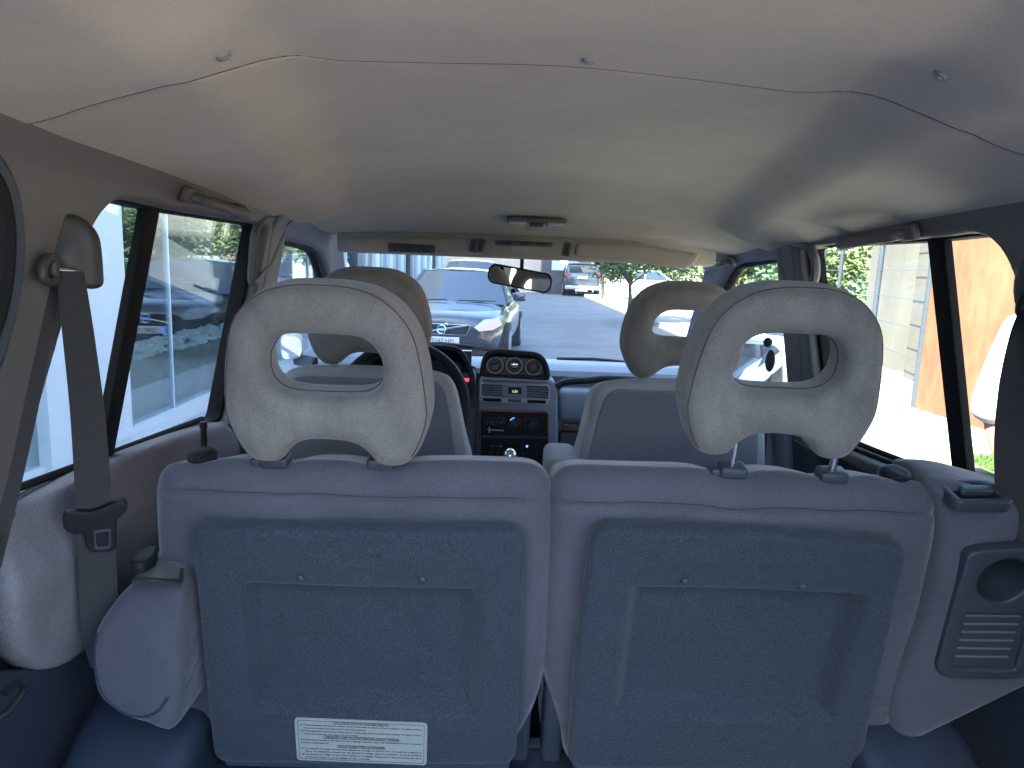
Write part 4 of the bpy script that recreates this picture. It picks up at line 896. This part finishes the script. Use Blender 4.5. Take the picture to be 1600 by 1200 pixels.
# ------------------------------------------------------------------ door mirrors
def door_mirror(label, s, px):
    pts = [atY(*p, 2.52) for p in px]; c = sum(pts, Vector())/len(pts); root = thing('door_mirror', label, 'mirror', c, 'door mirrors')
    L = [((p-c).x, (p-c).z) for p in pts]; Lr = rpoly(L, .03, 6); M_ = Matrix.Translation(c) @ Matrix.Rotation(R(-s*14), 4, 'Z')
    me = slab_me([Lr], 0, .09, .02, 4); me.transform(M_); link('mirror_housing', me, 'silver', root)
    me = slab_me([[(x*.88, z*.86) for x, z in Lr]], -.0035, .002); me.transform(M_); link('mirror_glass', me, 'mirror', root, smooth=False)
    g = bmesh.new(); e = Vector((s*.74, 2.56, c.z-.06)); tube(g, [c+Vector((0, .05, -.05)), e], .022, 8); link('mirror_arm', bm_mesh(g), 'black', root)
door_mirror('silver-cased door mirror outside the front passenger window', 1, ((1135, 530), (1212, 534), (1222, 545), (1224, 600), (1218, 614), (1140, 612)))
door_mirror('door mirror outside the driver window at the left', -1, ((437, 520), (472, 524), (474, 560), (440, 566)))
# ------------------------------------------------------------------ the yard outside
def ground(name, V, m, z): 
    o = link(name, mesh([(x, y, z) for x, y in V], [tuple(range(len(V)))]), m, smooth=False); return tag(o, kind='structure')
def dense(name, x0, x1, y0, y1, z, m): return ground(name, [(x0, y0), (x1, y0), (x1, y1), (x0, y1)], m, z)
dense('ground', -300, 300, -300, 300, -.02, 'walk')
dense('road', -2.6, 4.2, -.6, 60, 0, 'asphalt')
dense('yard_apron', -30, 4.2, -7.6, -.604, -.002, 'asphalt')
dense('apron', 1.3, 4.19, -7.5, 7.5, .004, 'walk')
dense('paving', -60, -1.9, -2.6, 36.5, .004, 'tile')
def prism(name, x0, x1, y0, y1, z0, z1, m, parent=None, bev=0.0, kind=None):
    g = bmesh.new(); box(g, ((x0+x1)/2, (y0+y1)/2, (z0+z1)/2), (x1-x0, y1-y0, z1-z0), bev); o = link(name, bm_mesh(g), m, parent, world=True)
    if kind: tag(o, kind=kind)
    return o
prism('pavement', 4.35, 9.5, -4, 60, -.05, .12, 'walk', kind='structure')
prism('kerb', 4.2, 4.346, -4, 60, -.05, .13, 'kerb', kind='structure', bev=.01)
# lawn patch at the right
gp_ = atZ(1535, 722, .13); gr = bmesh.new()
random.seed(3)
for k in range(1500):
    x = gp_.x+random.uniform(-.10, .6); y = gp_.y+random.uniform(-.35, .22); a = random.uniform(0, 6.28); h = random.uniform(.03, .07)
    v = [gr.verts.new((x-.005*math.cos(a), y-.005*math.sin(a), .12)), gr.verts.new((x+.005*math.cos(a), y+.005*math.sin(a), .12)), gr.verts.new((x+random.uniform(-.03, .03), y+random.uniform(-.03, .03), .12+h))]; gr.faces.new(v)
me = bpy.data.meshes.new('g'); gr.to_mesh(me); gr.free(); tag(link('grass', me, 'grass', smooth=False), 'short green grass at the pavement edge on the right', 'grass', kind='stuff')
dense('grass_bed', gp_.x-.12, gp_.x+.65, gp_.y-.38, gp_.y+.25, .124, 'grass')

# ---- leaves
def foliage(blobs, n, size, seed=1, flat=.0):
    random.seed(seed); V = []; Fc = []
    tot = sum(b[3]*b[4]*b[5] for b in blobs)
    for b in blobs:
        for _ in range(int(n*b[3]*b[4]*b[5]/tot)):
            d = Vector((random.gauss(0, 1), random.gauss(0, 1), random.gauss(0, 1))).normalized(); r_ = random.random()**.45*(1+.18*math.sin(d.x*5+d.z*7+b[0]))
            p = Vector((b[0]+d.x*b[3]*r_, b[1]+d.y*b[4]*r_, b[2]+d.z*b[5]*r_)); u = Vector((random.gauss(0, 1), random.gauss(0, 1), random.gauss(0, 1))).normalized(); v = u.orthogonal().normalized(); s_ = size*random.uniform(.6, 1.4); i = len(V)
            V += [p-u*s_, p+v*s_*.45, p+u*s_, p-v*s_*.45]; Fc.append((i, i+1, i+2, i+3))
    return mesh(V, Fc)
def tree(label, x, y, h, cr_, m, seed, group=None, trunk=None):
    root = thing('tree', label, 'tree', (x, y, .1), group); tr_ = trunk or h*.4
    g = bmesh.new(); tube(g, [(x, y, .05), (x+.03, y, tr_*.6), (x-.02, y+.03, tr_), (x+.03, y, h*.75)], .07*h/3, 8, taper=lambda t: 1-.7*t)
    random.seed(seed)
    for k in range(5):
        a = k*1.3; tube(g, [(x, y, tr_*.9), (x+cr_*.6*math.cos(a), y+cr_*.6*math.sin(a), tr_+(h-tr_)*(.35+.1*k))], .03*h/3, 6, taper=lambda t: 1-.7*t)
    link('trunk', bm_mesh(g), 'bark', root)
    bl = []
    for k in range(9):
        a = random.uniform(0, 6.28); q = random.uniform(.2, .75)*cr_; bl.append((x+q*math.cos(a), y+q*math.sin(a), tr_+(h-tr_)*random.uniform(.2, .85), cr_*random.uniform(.35, .6), cr_*random.uniform(.35, .6), (h-tr_)*random.uniform(.2, .33)))
    link('crown', foliage(bl, 5200, .085, seed), m, root, smooth=False); return root
p1 = atZ(940, 466, .12); tree('small leafy street tree nearer the parked off-road car', p1.x, p1.y, 3.9, 1.6, 'leaf', 4, 'street trees')
p2 = atZ(978, 500, .12); tree('dark bushy street tree left of the passenger headrest', p2.x, p2.y-.3, 3.1, 1.6, 'leaf', 5, 'street trees')
tree('street tree half hidden behind the passenger headrest', 5.6, 17.0, 2.6, 1.0, 'leaf', 6, 'street trees')
# white fence and flowers by the trees
f0 = atZ(930, 463, .12); fr_ = thing('picket_fence', 'low white picket fence behind the street trees', 'fence', (5.9, 36, .12))
g = bmesh.new()
for k in range(28): box(g, (4.9+k*.14, 38-.05*k, .55), (.07, .03, .9))
link('picket', bm_mesh(g), 'pwhite', fr_); tag(fr_.children[0] if fr_.children else None) if 0 else None
g = bmesh.new(); ribbon(g, [(4.85, 38.03, .3), (8.8, 36.6, .3)], (0, 0, 1), .07, .03); ribbon(g, [(4.85, 38.03, .8), (8.8, 36.6, .8)], (0, 0, 1), .07, .03); link('rail', bm_mesh(g), 'pwhite', fr_)
# rusted steel wall and barred gate on the right
XR = 5.6
def rw(px, py, z): p = atZ(px, py, z); return p
w0 = rw(1428, 636, .13); w1 = rw(1530, 668, .13)
dirw = (w1-w0).normalized()
wallroot = thing('steel_wall', 'tall rust-brown steel panel wall beyond the right pavement', 'wall', w0)
def quadwall(name, a, b, z0, z1, th, m, parent):
    d = (b-a).normalized(); n = Vector((-d.y, d.x, 0)); n = n if n.x > 0 else -n
    g = bmesh.new(); vs_ = [g.verts.new((q.x+n.x*o, q.y+n.y*o, z)) for o in (0, th) for z in (z0, z1) for q in (a, b)]
    for f in ((0, 1, 3, 2), (4, 5, 7, 6), (0, 1, 5, 4), (2, 3, 7, 6), (0, 2, 6, 4), (1, 3, 7, 5)): g.faces.new([vs_[i] for i in f])
    return link(name, bm_mesh(g), m, parent, smooth=False)
H_R = 2.95
d_ = dirw; 
quadwall('steel_sheet', w0, w0+d_*9, .1, H_R, .08, 'rust', wallroot)
quadwall('wall_cap', w0-d_*.01, w0+d_*9, H_R, H_R+.05, .10, 'gwall', wallroot)
ground_z = .12
# gate: concrete piers and posts with thin rods
g0 = rw(1375, 603, .13); gd = (w0-g0).normalized(); 
def gpt(t): return w0-gd*t                       # metres back from the steel wall, away from the camera
for lab, a_, b_ in (('grey board-marked concrete pier nearest the steel wall', 1.15, 2.1), ('broad grey concrete pier with a dark scribble', 2.75, 5.0)):
    r0 = thing('concrete_pier', lab, 'pier', gpt(a_), 'concrete piers by the barred gate'); off = Vector((.75, .5, 0))
    quadwall('pier_block', gpt(b_)+off, gpt(a_)+off, .1, 3.4, .35, 'conc', r0)
gt = thing('barred_gate', 'dark steel gate with thin horizontal rods before the concrete piers', 'gate', gpt(2))
for t in (.02, 2.3, 5.1, 6.9):
    p = gpt(t); g = bmesh.new(); cyl(g, (p.x, p.y, .1), (p.x, p.y, 3.3), .035, n=10); link('gate_post', bm_mesh(g), 'frame', gt)
for k in range(18):
    a_ = gpt((0, 5.1)[k//9]); b_ = gpt((2.3, 6.9)[k//9]); k %= 9; g = bmesh.new(); tube(g, [(a_.x, a_.y, .3+k*.34), (b_.x, b_.y, .3+k*.34)], .006, 6); link('gate_rod', bm_mesh(g), 'frame', gt)
# hill hedge behind
hd_ = thing('hedge', 'tall sunlit green hedge bank beyond the gate on the right', 'hedge', (16, 20, 0))
bl = [(15+random.uniform(-1, 1.5), y, random.uniform(1.2, 3.2), 1.8, 2.2, 1.6) for y in range(4, 46, 2)]; link('hedge_leaves', foliage(bl, 26000, .16, 9), 'leafy', hd_, smooth=False)
bl = [(15+random.uniform(-1, 1.5), y, random.uniform(.6, 1.4), 1.6, 2.2, 1.2) for y in range(4, 46, 2)]; link('hedge_base', foliage(bl, 9000, .16, 10), 'leaf', hd_, smooth=False)
# ---- showroom on the left
sh = thing('showroom_building', 'white-columned showroom with tall glass panes on the left', 'building', (-3, 20, 0))
prism('roof_slab', -14, -5, -2.6, 36.2, 3.4, 9.8, 'white', sh); prism('front_beam', -3.35, -2.9, -2.6, 36.2, 3.4, 4.1, 'white', sh); prism('shade_block', -14, -5, -12, -2.61, 0, 9.8, 'white', sh); prism('upper_storey', -4.99, -3.36, 6.9, 36.2, 3.401, 11.0, 'white', sh); prism('back_wall', -13.9, -13.6, -2.6, 36.1, 0, 3.39, 'gwall', sh)  # rear-left block is added out of view to shade the ground there
prism('interior_floor', -13.5, -3.2, -2.6, 36, .004, .09, 'tile', sh, kind=None)
pc = [atX(*p, -3.0) for p in ((78, 720), (207, 690), (130, 400), (187, 400))]
prism('facade_plinth', -3.12, -2.98, -2.6, 36.2, .004, .14, 'white', sh)
def col(y0, y1, x0=-3.35, x1=-2.95, m='white'): return prism('column', x0, x1, y0, y1, .1, 3.4, m, sh)
yc0 = atX(60, 600, -3.0).y; yc1 = atX(200, 600, -2.97).y
col(yc0, yc1, -3.5, -2.95); col(yc0-1.6, yc0-1.3); col(yc0-3.6, yc0-3.2)
ye = 36
for y in [yc1+.55+k*0 for k in range(1)]: pass
ys_ = [yc1, 6.6, 8.8, 11.0]; y = 12.2
gls = prism('glass_pane', -3.045, -3.03, yc1, 12.2, .1, 3.4, 'facade_glass', sh)
prism('glass_pane', -3.045, -3.03, yc0-3.2, yc0, .1, 3.4, 'facade_glass', sh)
py_ = atX(263, 450, -3.03).y
for yy, w_ in ((py_, .018), (8.7, .03), (10.9, .03)): prism('pane_joint', -3.06, -3.02, yy, yy+w_, .1, 3.4, 'alum', sh)
for k, m_ in enumerate(['white', 'frame', 'white', 'alum', 'white', 'frame', 'white', 'alum', 'white', 'frame', 'white', 'white']):
    y0 = 12.2+k*2.0; col(y0, y0+.55, -3.3, -2.95, m_); 
    prism('glass_pane', -3.045, -3.03, y0+.55, y0+2.0, .1, 3.4, 'facade_glass', sh)
    prism('mullion', -3.07, -3.0, y0+1.2, y0+1.27, .1, 3.4, 'alum', sh)
# dark tiled partition and pebble bed inside
pt = thing('tiled_partition', 'dark glossy tiled wall behind the showroom glass', 'wall', (-4.6, 8, .1))
Mt = mat('dark_gloss_tile', (0.018, 0.02, 0.028), 0.12, var=.2, spec=.6); M['gtile'] = Mt
for k in range(3):
    for j in range(4): prism('wall_tile', -3.86, -3.8, 6.35+j*1.6, 7.942+j*1.6, .2+k*1.02, 1.21+k*1.02, 'gtile', pt)
prism('tile_backing', -3.9, -3.862, 6.3, 12.8, .1, 3.3, 'alum', pt)
pb = thing('pebble_planter', 'low grey planter of white pebbles inside the showroom glass', 'planter', (-3.8, 8.5, .09))
zp = .60; prism('planter_box', -3.79, -3.18, 5.2, 12.8, .09, zp, 'kerb', pb); 
random.seed(11); g = bmesh.new()
for k in range(620):
    c = (random.uniform(-3.75, -3.22), random.uniform(5.3, 12.7), zp+random.uniform(.0, .035)); s_ = random.uniform(.035, .07)
    r_ = bmesh.ops.create_icosphere(g, subdivisions=1, radius=s_); bmesh.ops.transform(g, matrix=Matrix.Translation(c) @ Matrix.Rotation(random.uniform(0, 3), 4, 'Z') @ Matrix.Diagonal((1, .75, .6, 1)), verts=r_['verts'])
tag(link('pebbles', bm_mesh(g), 'stone', pb), kind='stuff')
# far end of the yard
rb = thing('sky_blocker', 'plain grey block added unseen behind the car to cut off low sky light', 'building', (4, -7.5, 0)); prism('blocker_wall', -2.8, 16, -10, -7.5, 0, 2.4, 'conc', rb)  # added block behind the camera, holds back low sky light from the rear
fw_ = thing('boundary_wall', 'long dark grey wall closing the far end of the yard', 'wall', (0, 41, 0)); prism('wall_face', -4, 3.4, 41, 41.3, 0, 2.35, 'gwall', fw_); prism('coping', -4.05, 3.45, 40.95, 41.35, 2.351, 2.43, 'conc', fw_)
s0 = atY(845, 440, 40.0); s1 = atY(897, 440, 40.0)
hut = thing('grey_hut', 'square grey hut with one pale window at the yard end', 'hut', ((s0.x+s1.x)/2, 40, 0)); prism('hut_wall', s0.x, s1.x, 39, 40.9, 0, 2.25, 'gwall', hut); prism('hut_roof', s0.x-.1, s1.x+.1, 38.9, 41, 2.251, 2.36, 'frame', hut)
prism('hut_window', s0.x+.5, s1.x-.45, 38.97, 39.03, 1.3, 1.95, 'plate', hut)
bl = [(x, 62, 2.0+random.uniform(-.5, 1.2), 3.5, 2.5, 2.2) for x in range(-16, 30, 3)]
hh_ = thing('tree_belt', 'row of bright green treetops behind the far yard wall', 'trees', (5, 62, 0)); link('leaves', foliage(bl, 16000, .26, 12), 'leafy', hh_, smooth=False)
pf = thing('far_house', 'pale house with an orange roof beyond the street trees', 'house', (9, 70, 0)); prism('house_wall', 6.5, 20, 66, 74, 0, 4.1, 'walk', pf); prism('house_roof', 6.2, 20.3, 65.7, 74.3, 4.101, 4.9, 'rust', pf)

# ------------------------------------------------------------------ cars
def car_obj(label, x, y, rz, L=4.4, W=1.8, H=1.45, paint_='pgrey', style='hatch', hood=.95, plate=None, plate_rear=None, z=0.0, group=None, detail=True, emblem=False):
    root = thing('parked_car', label, 'car', (x, y, z), group); root.rotation_euler = (0, 0, rz); w = W/2
    # local: nose towards -Y, length along Y
    b = .16 if style == 'hatch' else .30
    if style == 'hatch':
        st_ = [(-L/2, .62, .30, .70), (-L/2+.10, .80, .20, .78), (-L/2+.45, .93, .17, hood-.10), (-L/2+.9, .985, .16, hood-.03), (-L/2+1.35, 1, .16, hood+.02), (0, 1, .16, hood+.03), (L/2-.9, 1, .16, hood+.05), (L/2-.2, .95, .2, hood+.04), (L/2, .86, .32, hood-.05)]
    else:
        st_ = [(-L/2, .9, .42, .85), (-L/2+.12, .96, .34, 1.0), (-L/2+.5, 1, .32, hood), (-L/2+1.2, 1, .32, hood+.04), (0, 1, .32, hood+.05), (L/2-.5, 1, .32, hood+.05), (L/2-.08, .98, .36, hood+.03), (L/2, .94, .45, hood-.05)]
    g = bmesh.new(); rows = []
    for yy, ws, zb, zt in st_:
        W_ = w*ws; hh = zt-zb
        sec = [(0, zb), (.80*W_, zb), (.96*W_, zb+.12*hh), (1.0*W_, zb+.42*hh), (.985*W_, zb+.72*hh), (.90*W_, zb+.94*hh), (.68*W_, zt), (.30*W_, zt+.015), (0, zt+.02)]
        full = sec+[(-a, c) for a, c in sec[-2:0:-1]]; rows.append([g.verts.new((a, yy, c)) for a, c in full])
    n_ = len(rows[0])
    for A_, B_ in zip(rows, rows[1:]):
        for k in range(n_): g.faces.new((A_[k], A_[(k+1) % n_], B_[(k+1) % n_], B_[k]))
    g.faces.new(rows[0][::-1]); g.faces.new(rows[-1]); me = bm_mesh(g)
    o = bpy.data.objects.new('tmp', me); COL.objects.link(o); md = o.modifiers.new('s', 'SUBSURF'); md.levels = 2; dg = bpy.context.evaluated_depsgraph_get(); dg.update(); m2 = bpy.data.meshes.new_from_object(o.evaluated_get(dg)); bpy.data.objects.remove(o)
    body = link('body', m2, paint_, root, world=False)
    # greenhouse: glass block, painted roof and pillars
    zb = hood-.02; y0 = -L/2+(1.15 if style == 'hatch' else 1.25); y1 = y0+.75 if style == 'hatch' else y0+.55; y3 = L/2-(.25 if style == 'hatch' else .12); y2 = y3-(.55 if style == 'hatch' else .25)
    zr = H; wb = w*.93; wr_ = w*.70 if style == 'hatch' else w*.80
    bt = [(-wb, y0, zb), (-wb*.5, y0-.13, zb), (wb*.5, y0-.13, zb), (wb, y0, zb), (wb, y3, zb), (-wb, y3, zb)]
    tp_ = [(-wr_, y1, zr-.06), (-wr_*.5, y1-.08, zr-.04), (wr_*.5, y1-.08, zr-.04), (wr_, y1, zr-.06), (wr_*.97, y2, zr-.08), (-wr_*.97, y2, zr-.08)]
    g = bmesh.new(); a_ = [g.verts.new(q) for q in bt]; c_ = [g.verts.new(q) for q in tp_]
    for k in range(6): g.faces.new((a_[k], a_[(k+1) % 6], c_[(k+1) % 6], c_[k]))
    g.faces.new(c_); g.faces.new(a_[::-1]); link('window_glass', bm_mesh(g), 'carglass', root, world=False, ang=25)
    V = []; Fc = []
    for j in range(9):
        for i in range(9):
            u = i/8*2-1; v = j/8; yy = (y1-.02)+(y2+.10-y1)*v-.07*(1-u*u)*(1-v); V.append((u*wr_*1.03, yy, zr-.055*abs(u)**2.5-.05*v*v+(-.02 if j == 0 else 0)))
    for j in range(8):
        for i in range(8): q = j*9+i; Fc.append((q, q+1, q+10, q+9))
    nb = len(V); V += [(x_, y_, z_-.05) for x_, y_, z_ in V]; Fc += [tuple(q+nb for q in f[::-1]) for f in Fc]
    ed = [i for i in range(9)]+[9*j+8 for j in range(1, 9)]+[72+i for i in range(7, -1, -1)]+[9*j for j in range(7, 0, -1)]
    for k in range(len(ed)): q, r_ = ed[k], ed[(k+1) % len(ed)]; Fc.append((q, q+nb, r_+nb, r_))
    link('roof', mesh(V, Fc), paint_, root, world=False)
    for s in (-1, 1):
        g = bmesh.new()
        pil = [(0, 3, 0, .05), (4, 4, 0, .07)]
        tube(g, [Vector((s*wb, y0+.02, zb)), Vector((s*wr_, y1, zr-.06))], .035, 6); tube(g, [Vector((s*wb, y3-.05, zb)), Vector((s*wr_*.97, y2, zr-.08))], .06, 6)
        f_ = .52; tube(g, [Vector((s*wb, y0+(y3-y0)*f_, zb)), Vector((s*wr_, y1+(y2-y1)*.48, zr-.07))], .035, 6); link('pillar', bm_mesh(g), paint_, root, world=False)
        g = bmesh.new(); box(g, (s*(w+.10), y0+.33, hood+.10), (.20, .11, .14), .04, seg=3); mm = link('wing_mirror', bm_mesh(g), paint_, root, world=False)
        g = bmesh.new(); box(g, (s*(w+.10), y0+.387, hood+.10), (.16, .01, .10), .003); link('mirror_glass', bm_mesh(g), 'mirror', mm, world=False)
        for yy in (-L/2+.88, L/2-.82):
            wr2 = .33 if style == 'hatch' else .38
            g = bmesh.new(); cyl(g, (s*(w-.20), yy, wr2), (s*(w+.005), yy, wr2), wr2, n=28); ty = link('wheel', bm_mesh(g), 'tyre', root, world=False)
            g = bmesh.new(); cyl(g, (s*(w+.0), yy, wr2), (s*(w+.015), yy, wr2), wr2*.66, n=24); link('rim', bm_mesh(g), 'rim', ty, world=False)
        # lamps
        if style == 'hatch':
            pts = [(.52, .70), (.66, .82), (.88, .84), (.93, .74), (.80, .66), (.60, .64)]
            g = bmesh.new(); f1 = [g.verts.new((s*w*a, -L/2-.10+.62*max(0, a-.5)**1.2+.25*(c-.6), c*hood*.98)) for a, c in pts]; f2 = [g.verts.new((v.co.x, v.co.y+.4, v.co.z)) for v in f1]
            g.faces.new(f1)
            for k in range(6): g.faces.new((f1[k], f1[(k+1) % 6], f2[(k+1) % 6], f2[k]))
            link('headlight', bm_mesh(g), 'lampglass', root, world=False)
            g = bmesh.new(); box(g, (s*w*.72, -L/2+.10, .33), (w*.30, .10, .10), .03, Matrix.Rotation(R(s*-12), 3, 'Z')); link('fog_lamp_recess', bm_mesh(g), 'black', root, world=False)
        else:
            g = bmesh.new(); box(g, (s*w*.80, -L/2+.03, .82), (.24, .08, .16), .03); link('headlight', bm_mesh(g), 'lampglass', root, world=False)
        g = bmesh.new(); box(g, (s*w*.88, L/2-.06, hood-.02), (.16, .14, .30 if style != 'hatch' else .2), .03); link('tail_lamp', bm_mesh(g), 'tail', root, world=False)
    # grille, emblem, plate
    yf = -L/2-.005
    g = bmesh.new(); zz = .60*hood/.95
    gw = .42
    me = slab_me([rpoly([(-gw, zz+.075), (gw, zz+.075), (gw*.86, zz-.07), (-gw*.86, zz-.07)], .03)], yf-.012, yf+.10, .008); gr_ = link('grille', me, 'black', root, world=False)
    if detail:
        for k in range(5): g = bmesh.new(); box(g, (0, yf-.016, zz-.048+k*.026), (gw*1.72, .01, .006), .001); link('grille_bar', bm_mesh(g), 'slate', gr_, world=False)
        g = bmesh.new(); fr2 = rpoly([(-gw, zz+.075), (gw, zz+.075), (gw*.86, zz-.07), (-gw*.86, zz-.07)], .03); tube(g, [(a, yf-.012, c) for a, c in fr2], .007, 6, True); link('grille_frame', bm_mesh(g), 'chrome', gr_, world=False)
    if emblem:
        g = bmesh.new(); tube(g, [(.062*math.cos(t*math.pi/14), yf-.03, zz+.062*math.sin(t*math.pi/14)) for t in range(28)], .010, 8, True); ribbon(g, [(-gw*.86, yf-.022, zz-.07), (gw*.92, yf-.022, zz+.075)], (0, 0, 1), .022, .008)
        tube(g, [(.045, yf-.03, zz+.045), (.085, yf-.03, zz+.085)], .008, 6); tube(g, [(.055, yf-.03, zz+.085), (.088, yf-.03, zz+.088), (.088, yf-.03, zz+.055)], .006, 6); em = link('emblem', bm_mesh(g), 'chrome', root, world=False)
        g = bmesh.new(); cyl(g, (0, yf-.03, zz), (0, yf-.02, zz), .052, n=24); link('emblem_disc', bm_mesh(g), 'pdark', em, world=False)
        g = bmesh.new(); box(g, (0, yf-.036, zz), (.095, .004, .028), .002); link('emblem_band', bm_mesh(g), 'blue', em, world=False)
    if plate:
        g = bmesh.new(); box(g, (0, yf-.02, zz-.16), (.52, .012, .11), .004); pl_ = link('number_plate', bm_mesh(g), 'plate', root, world=False)
        link('plate_lettering', text_me(plate, .088, Matrix.Translation((.02, yf-.0275, zz-.192)) @ XZ @ Matrix.Diagonal((1, 1, 1, 1)), align='CENTER'), 'ink', pl_, world=False)
        g = bmesh.new(); box(g, (-.242, yf-.0275, zz-.16), (.036, .003, .106)); link('plate_band', bm_mesh(g), 'blue', pl_, world=False)
    g = bmesh.new(); box(g, (0, -L/2+.06, .27 if style == 'hatch' else .45), (w*1.0, .16, .12), .03); link('lower_intake', bm_mesh(g), 'black', root, world=False)
    for s in (-1, 1):
        g = bmesh.new(); tube(g, [(s*.05, y0-.15, zb+.03), (s*.10-.0, y0-.10, zb+.045), (s*.10+.55*1, y0-.06, zb+.05)] if s > 0 else [(-.62, y0-.10, zb+.03), (-.1, y0-.13, zb+.05)], .008, 5); link('wiper', bm_mesh(g), 'black', root, world=False)
    if plate_rear:
        g = bmesh.new(); box(g, (0, L/2+.02, hood-.12), (.50, .012, .11), .003); link('rear_plate', bm_mesh(g), 'plate', root, world=False)
    if style != 'hatch':
        g = bmesh.new(); box(g, (0, L/2+.05, .46), (w*1.9, .16, .20), .04); link('rear_bumper', bm_mesh(g), 'silver', root, world=False)
        g = bmesh.new(); box(g, (0, y3+.0, hood+.30), (wb*1.55, .04, .36), .03, Matrix.Rotation(R(-16), 3, 'X')); link('rear_window', bm_mesh(g), 'carglass', root, world=False)
    return root
v0 = onp(692, 515, (0, 10.2, 0), (0, 1, 0)); vr = R(-5)
cv = car_obj('dark grey hatchback with round grille emblem facing through the windscreen', -.93+2.18*math.sin(-vr), 10.2+2.18*math.cos(vr), vr, 4.37, 1.83, 1.45, 'pgrey', 'hatch', .93, plate='5547 HPJ', emblem=True)
car_obj('light blue-grey car parked behind the dark grey hatchback', -.9, 19.5, R(-3), 4.5, 1.8, 1.62, 'psilver', 'hatch', 1.0, group=None, detail=False)
jp = atZ(905, 463, 0); car_obj('dark off-road wagon seen from behind at the end of the yard', jp.x+.1, jp.y+2, R(180), 4.5, 1.9, 1.78, 'pdark', 'wagon', 1.1, detail=False, plate_rear=True)
car_obj('white car parked behind the barred gate', 9.6, 13.0, R(200), 4.4, 1.8, 1.45, 'pwhite', 'hatch', .95, z=.0, detail=False)
car_obj('silver car beyond the white picket fence', 9.0, 44.0, R(90), 4.4, 1.8, 1.5, 'psilver', 'hatch', .95, z=.0, detail=False)
# ------------------------------------------------------------------ person at the right edge
def skin(name, joints, edges, m, parent, root_i=0, sub=2):
    me = bpy.data.meshes.new(name); me.from_pydata([Vector(j[:3]) for j in joints], edges, []); o = bpy.data.objects.new(name, me); COL.objects.link(o)
    o.modifiers.new('s', 'SKIN'); sv = me.skin_vertices[0].data
    for i, j in enumerate(joints): sv[i].radius = (j[3], j[4] if len(j) > 4 else j[3])
    sv[root_i].use_root = True; s_ = o.modifiers.new('u', 'SUBSURF'); s_.levels = sub
    dg = bpy.context.evaluated_depsgraph_get(); dg.update(); r_ = bpy.data.meshes.new_from_object(o.evaluated_get(dg)); bpy.data.objects.remove(o); return link(name, r_, m, parent, ang=180)
bp_ = atZ(1590, 700, 1.05)
def ppl():
    e = atY(1549, 668, 2.1); cx_, cy_ = e.x+.27, e.y+.05; gz = .0
    H = 1.72
    r0 = thing('person', 'person in a white short-sleeved shirt standing beside the right side window', 'person', (cx_, cy_, gz))
    j = [(0, 0, .95, .13, .10), (0, 0, 1.15, .12, .09), (0, 0, 1.35, .15, .10), (0, 0, 1.44, .08, .07), (0, 0, 1.50, .05), (0, -.01, 1.60, .085, .095), (0, -.01, 1.70, .06, .07),
         (-.17, 0, 1.40, .055), (-.21, .02, 1.12, .043), (-.19, -.12, .90, .033), (-.18, -.18, .83, .025),
         (.17, 0, 1.40, .055), (.22, .02, 1.12, .043), (.22, -.05, .88, .033), (.22, -.08, .80, .025),
         (-.10, 0, .85, .085), (-.11, 0, .48, .058), (-.11, .03, .10, .042), (-.11, -.10, .05, .04), (.10, 0, .85, .085), (.11, 0, .48, .058), (.11, .03, .10, .042), (.11, -.10, .05, .04)]
    ed = [(0, 1), (1, 2), (2, 3), (3, 4), (4, 5), (5, 6), (2, 7), (7, 8), (8, 9), (9, 10), (2, 11), (11, 12), (12, 13), (13, 14), (0, 15), (15, 16), (16, 17), (17, 18), (0, 19), (19, 20), (20, 21), (21, 22)]
    for s, hx, hy, hz in ((-1, -.18, -.18, .83), (1, .22, -.08, .80)):
        for k, (dx, l) in enumerate(((-.026, .06), (-.009, .075), (.009, .08), (.026, .065))):
            i = len(j); j += [(hx+dx*.9, hy-.02, hz-.05, .010), (hx+dx, hy-.03, hz-.05-l*.55, .0085), (hx+dx, hy-.015, hz-.05-l, .007)]; ed += [((10 if s < 0 else 14), i), (i, i+1), (i+1, i+2)]
        i = len(j); j += [(hx-s*.035, hy-.02, hz-.03, .010), (hx-s*.045, hy-.035, hz-.065, .008)]; ed += [((10 if s < 0 else 14), i), (i, i+1)]
    C0 = Vector((cx_, cy_, gz))
    J = [(q[0]+C0.x, q[1]+C0.y, q[2]+C0.z, *q[3:]) for q in j]
    skin('body', J, ed, 'skin', r0)
    def off(q): return (q[0]+C0.x, q[1]+C0.y, q[2]+C0.z, *q[3:])
    sj = [off(q) for q in ((0, 0, .90, .175, .135), (0, 0, 1.12, .155, .12), (0, 0, 1.34, .18, .13), (0, 0, 1.45, .085, .08), (-.18, 0, 1.40, .08), (-.215, .015, 1.20, .072), (-.225, .02, 1.10, .078), (.18, 0, 1.40, .08), (.215, .015, 1.20, .072), (.225, .02, 1.10, .078))]
    skin('shirt', sj, [(0, 1), (1, 2), (2, 3), (2, 4), (4, 5), (5, 6), (2, 7), (7, 8), (8, 9)], 'shirt', r0)
    tj = [off(q) for q in ((0, 0, .95, .15, .12), (-.10, 0, .82, .10), (-.11, 0, .48, .075), (-.11, .03, .10, .065), (.10, 0, .82, .10), (.11, 0, .48, .075), (.11, .03, .10, .065))]
    skin('trousers', tj, [(0, 1), (1, 2), (2, 3), (0, 4), (4, 5), (5, 6)], 'trouser', r0)
    g = bmesh.new(); ball(g, (C0.x, C0.y+.015, 1.68), .095, (.95, 1.08, .9)); link('hair', bm_mesh(g), 'hair', r0)
    for s in (-1, 1): g = bmesh.new(); box(g, (C0.x+s*.11, C0.y-.06, .05), (.09, .26, .09), .03); link('shoe', bm_mesh(g), 'black', r0)
ppl()
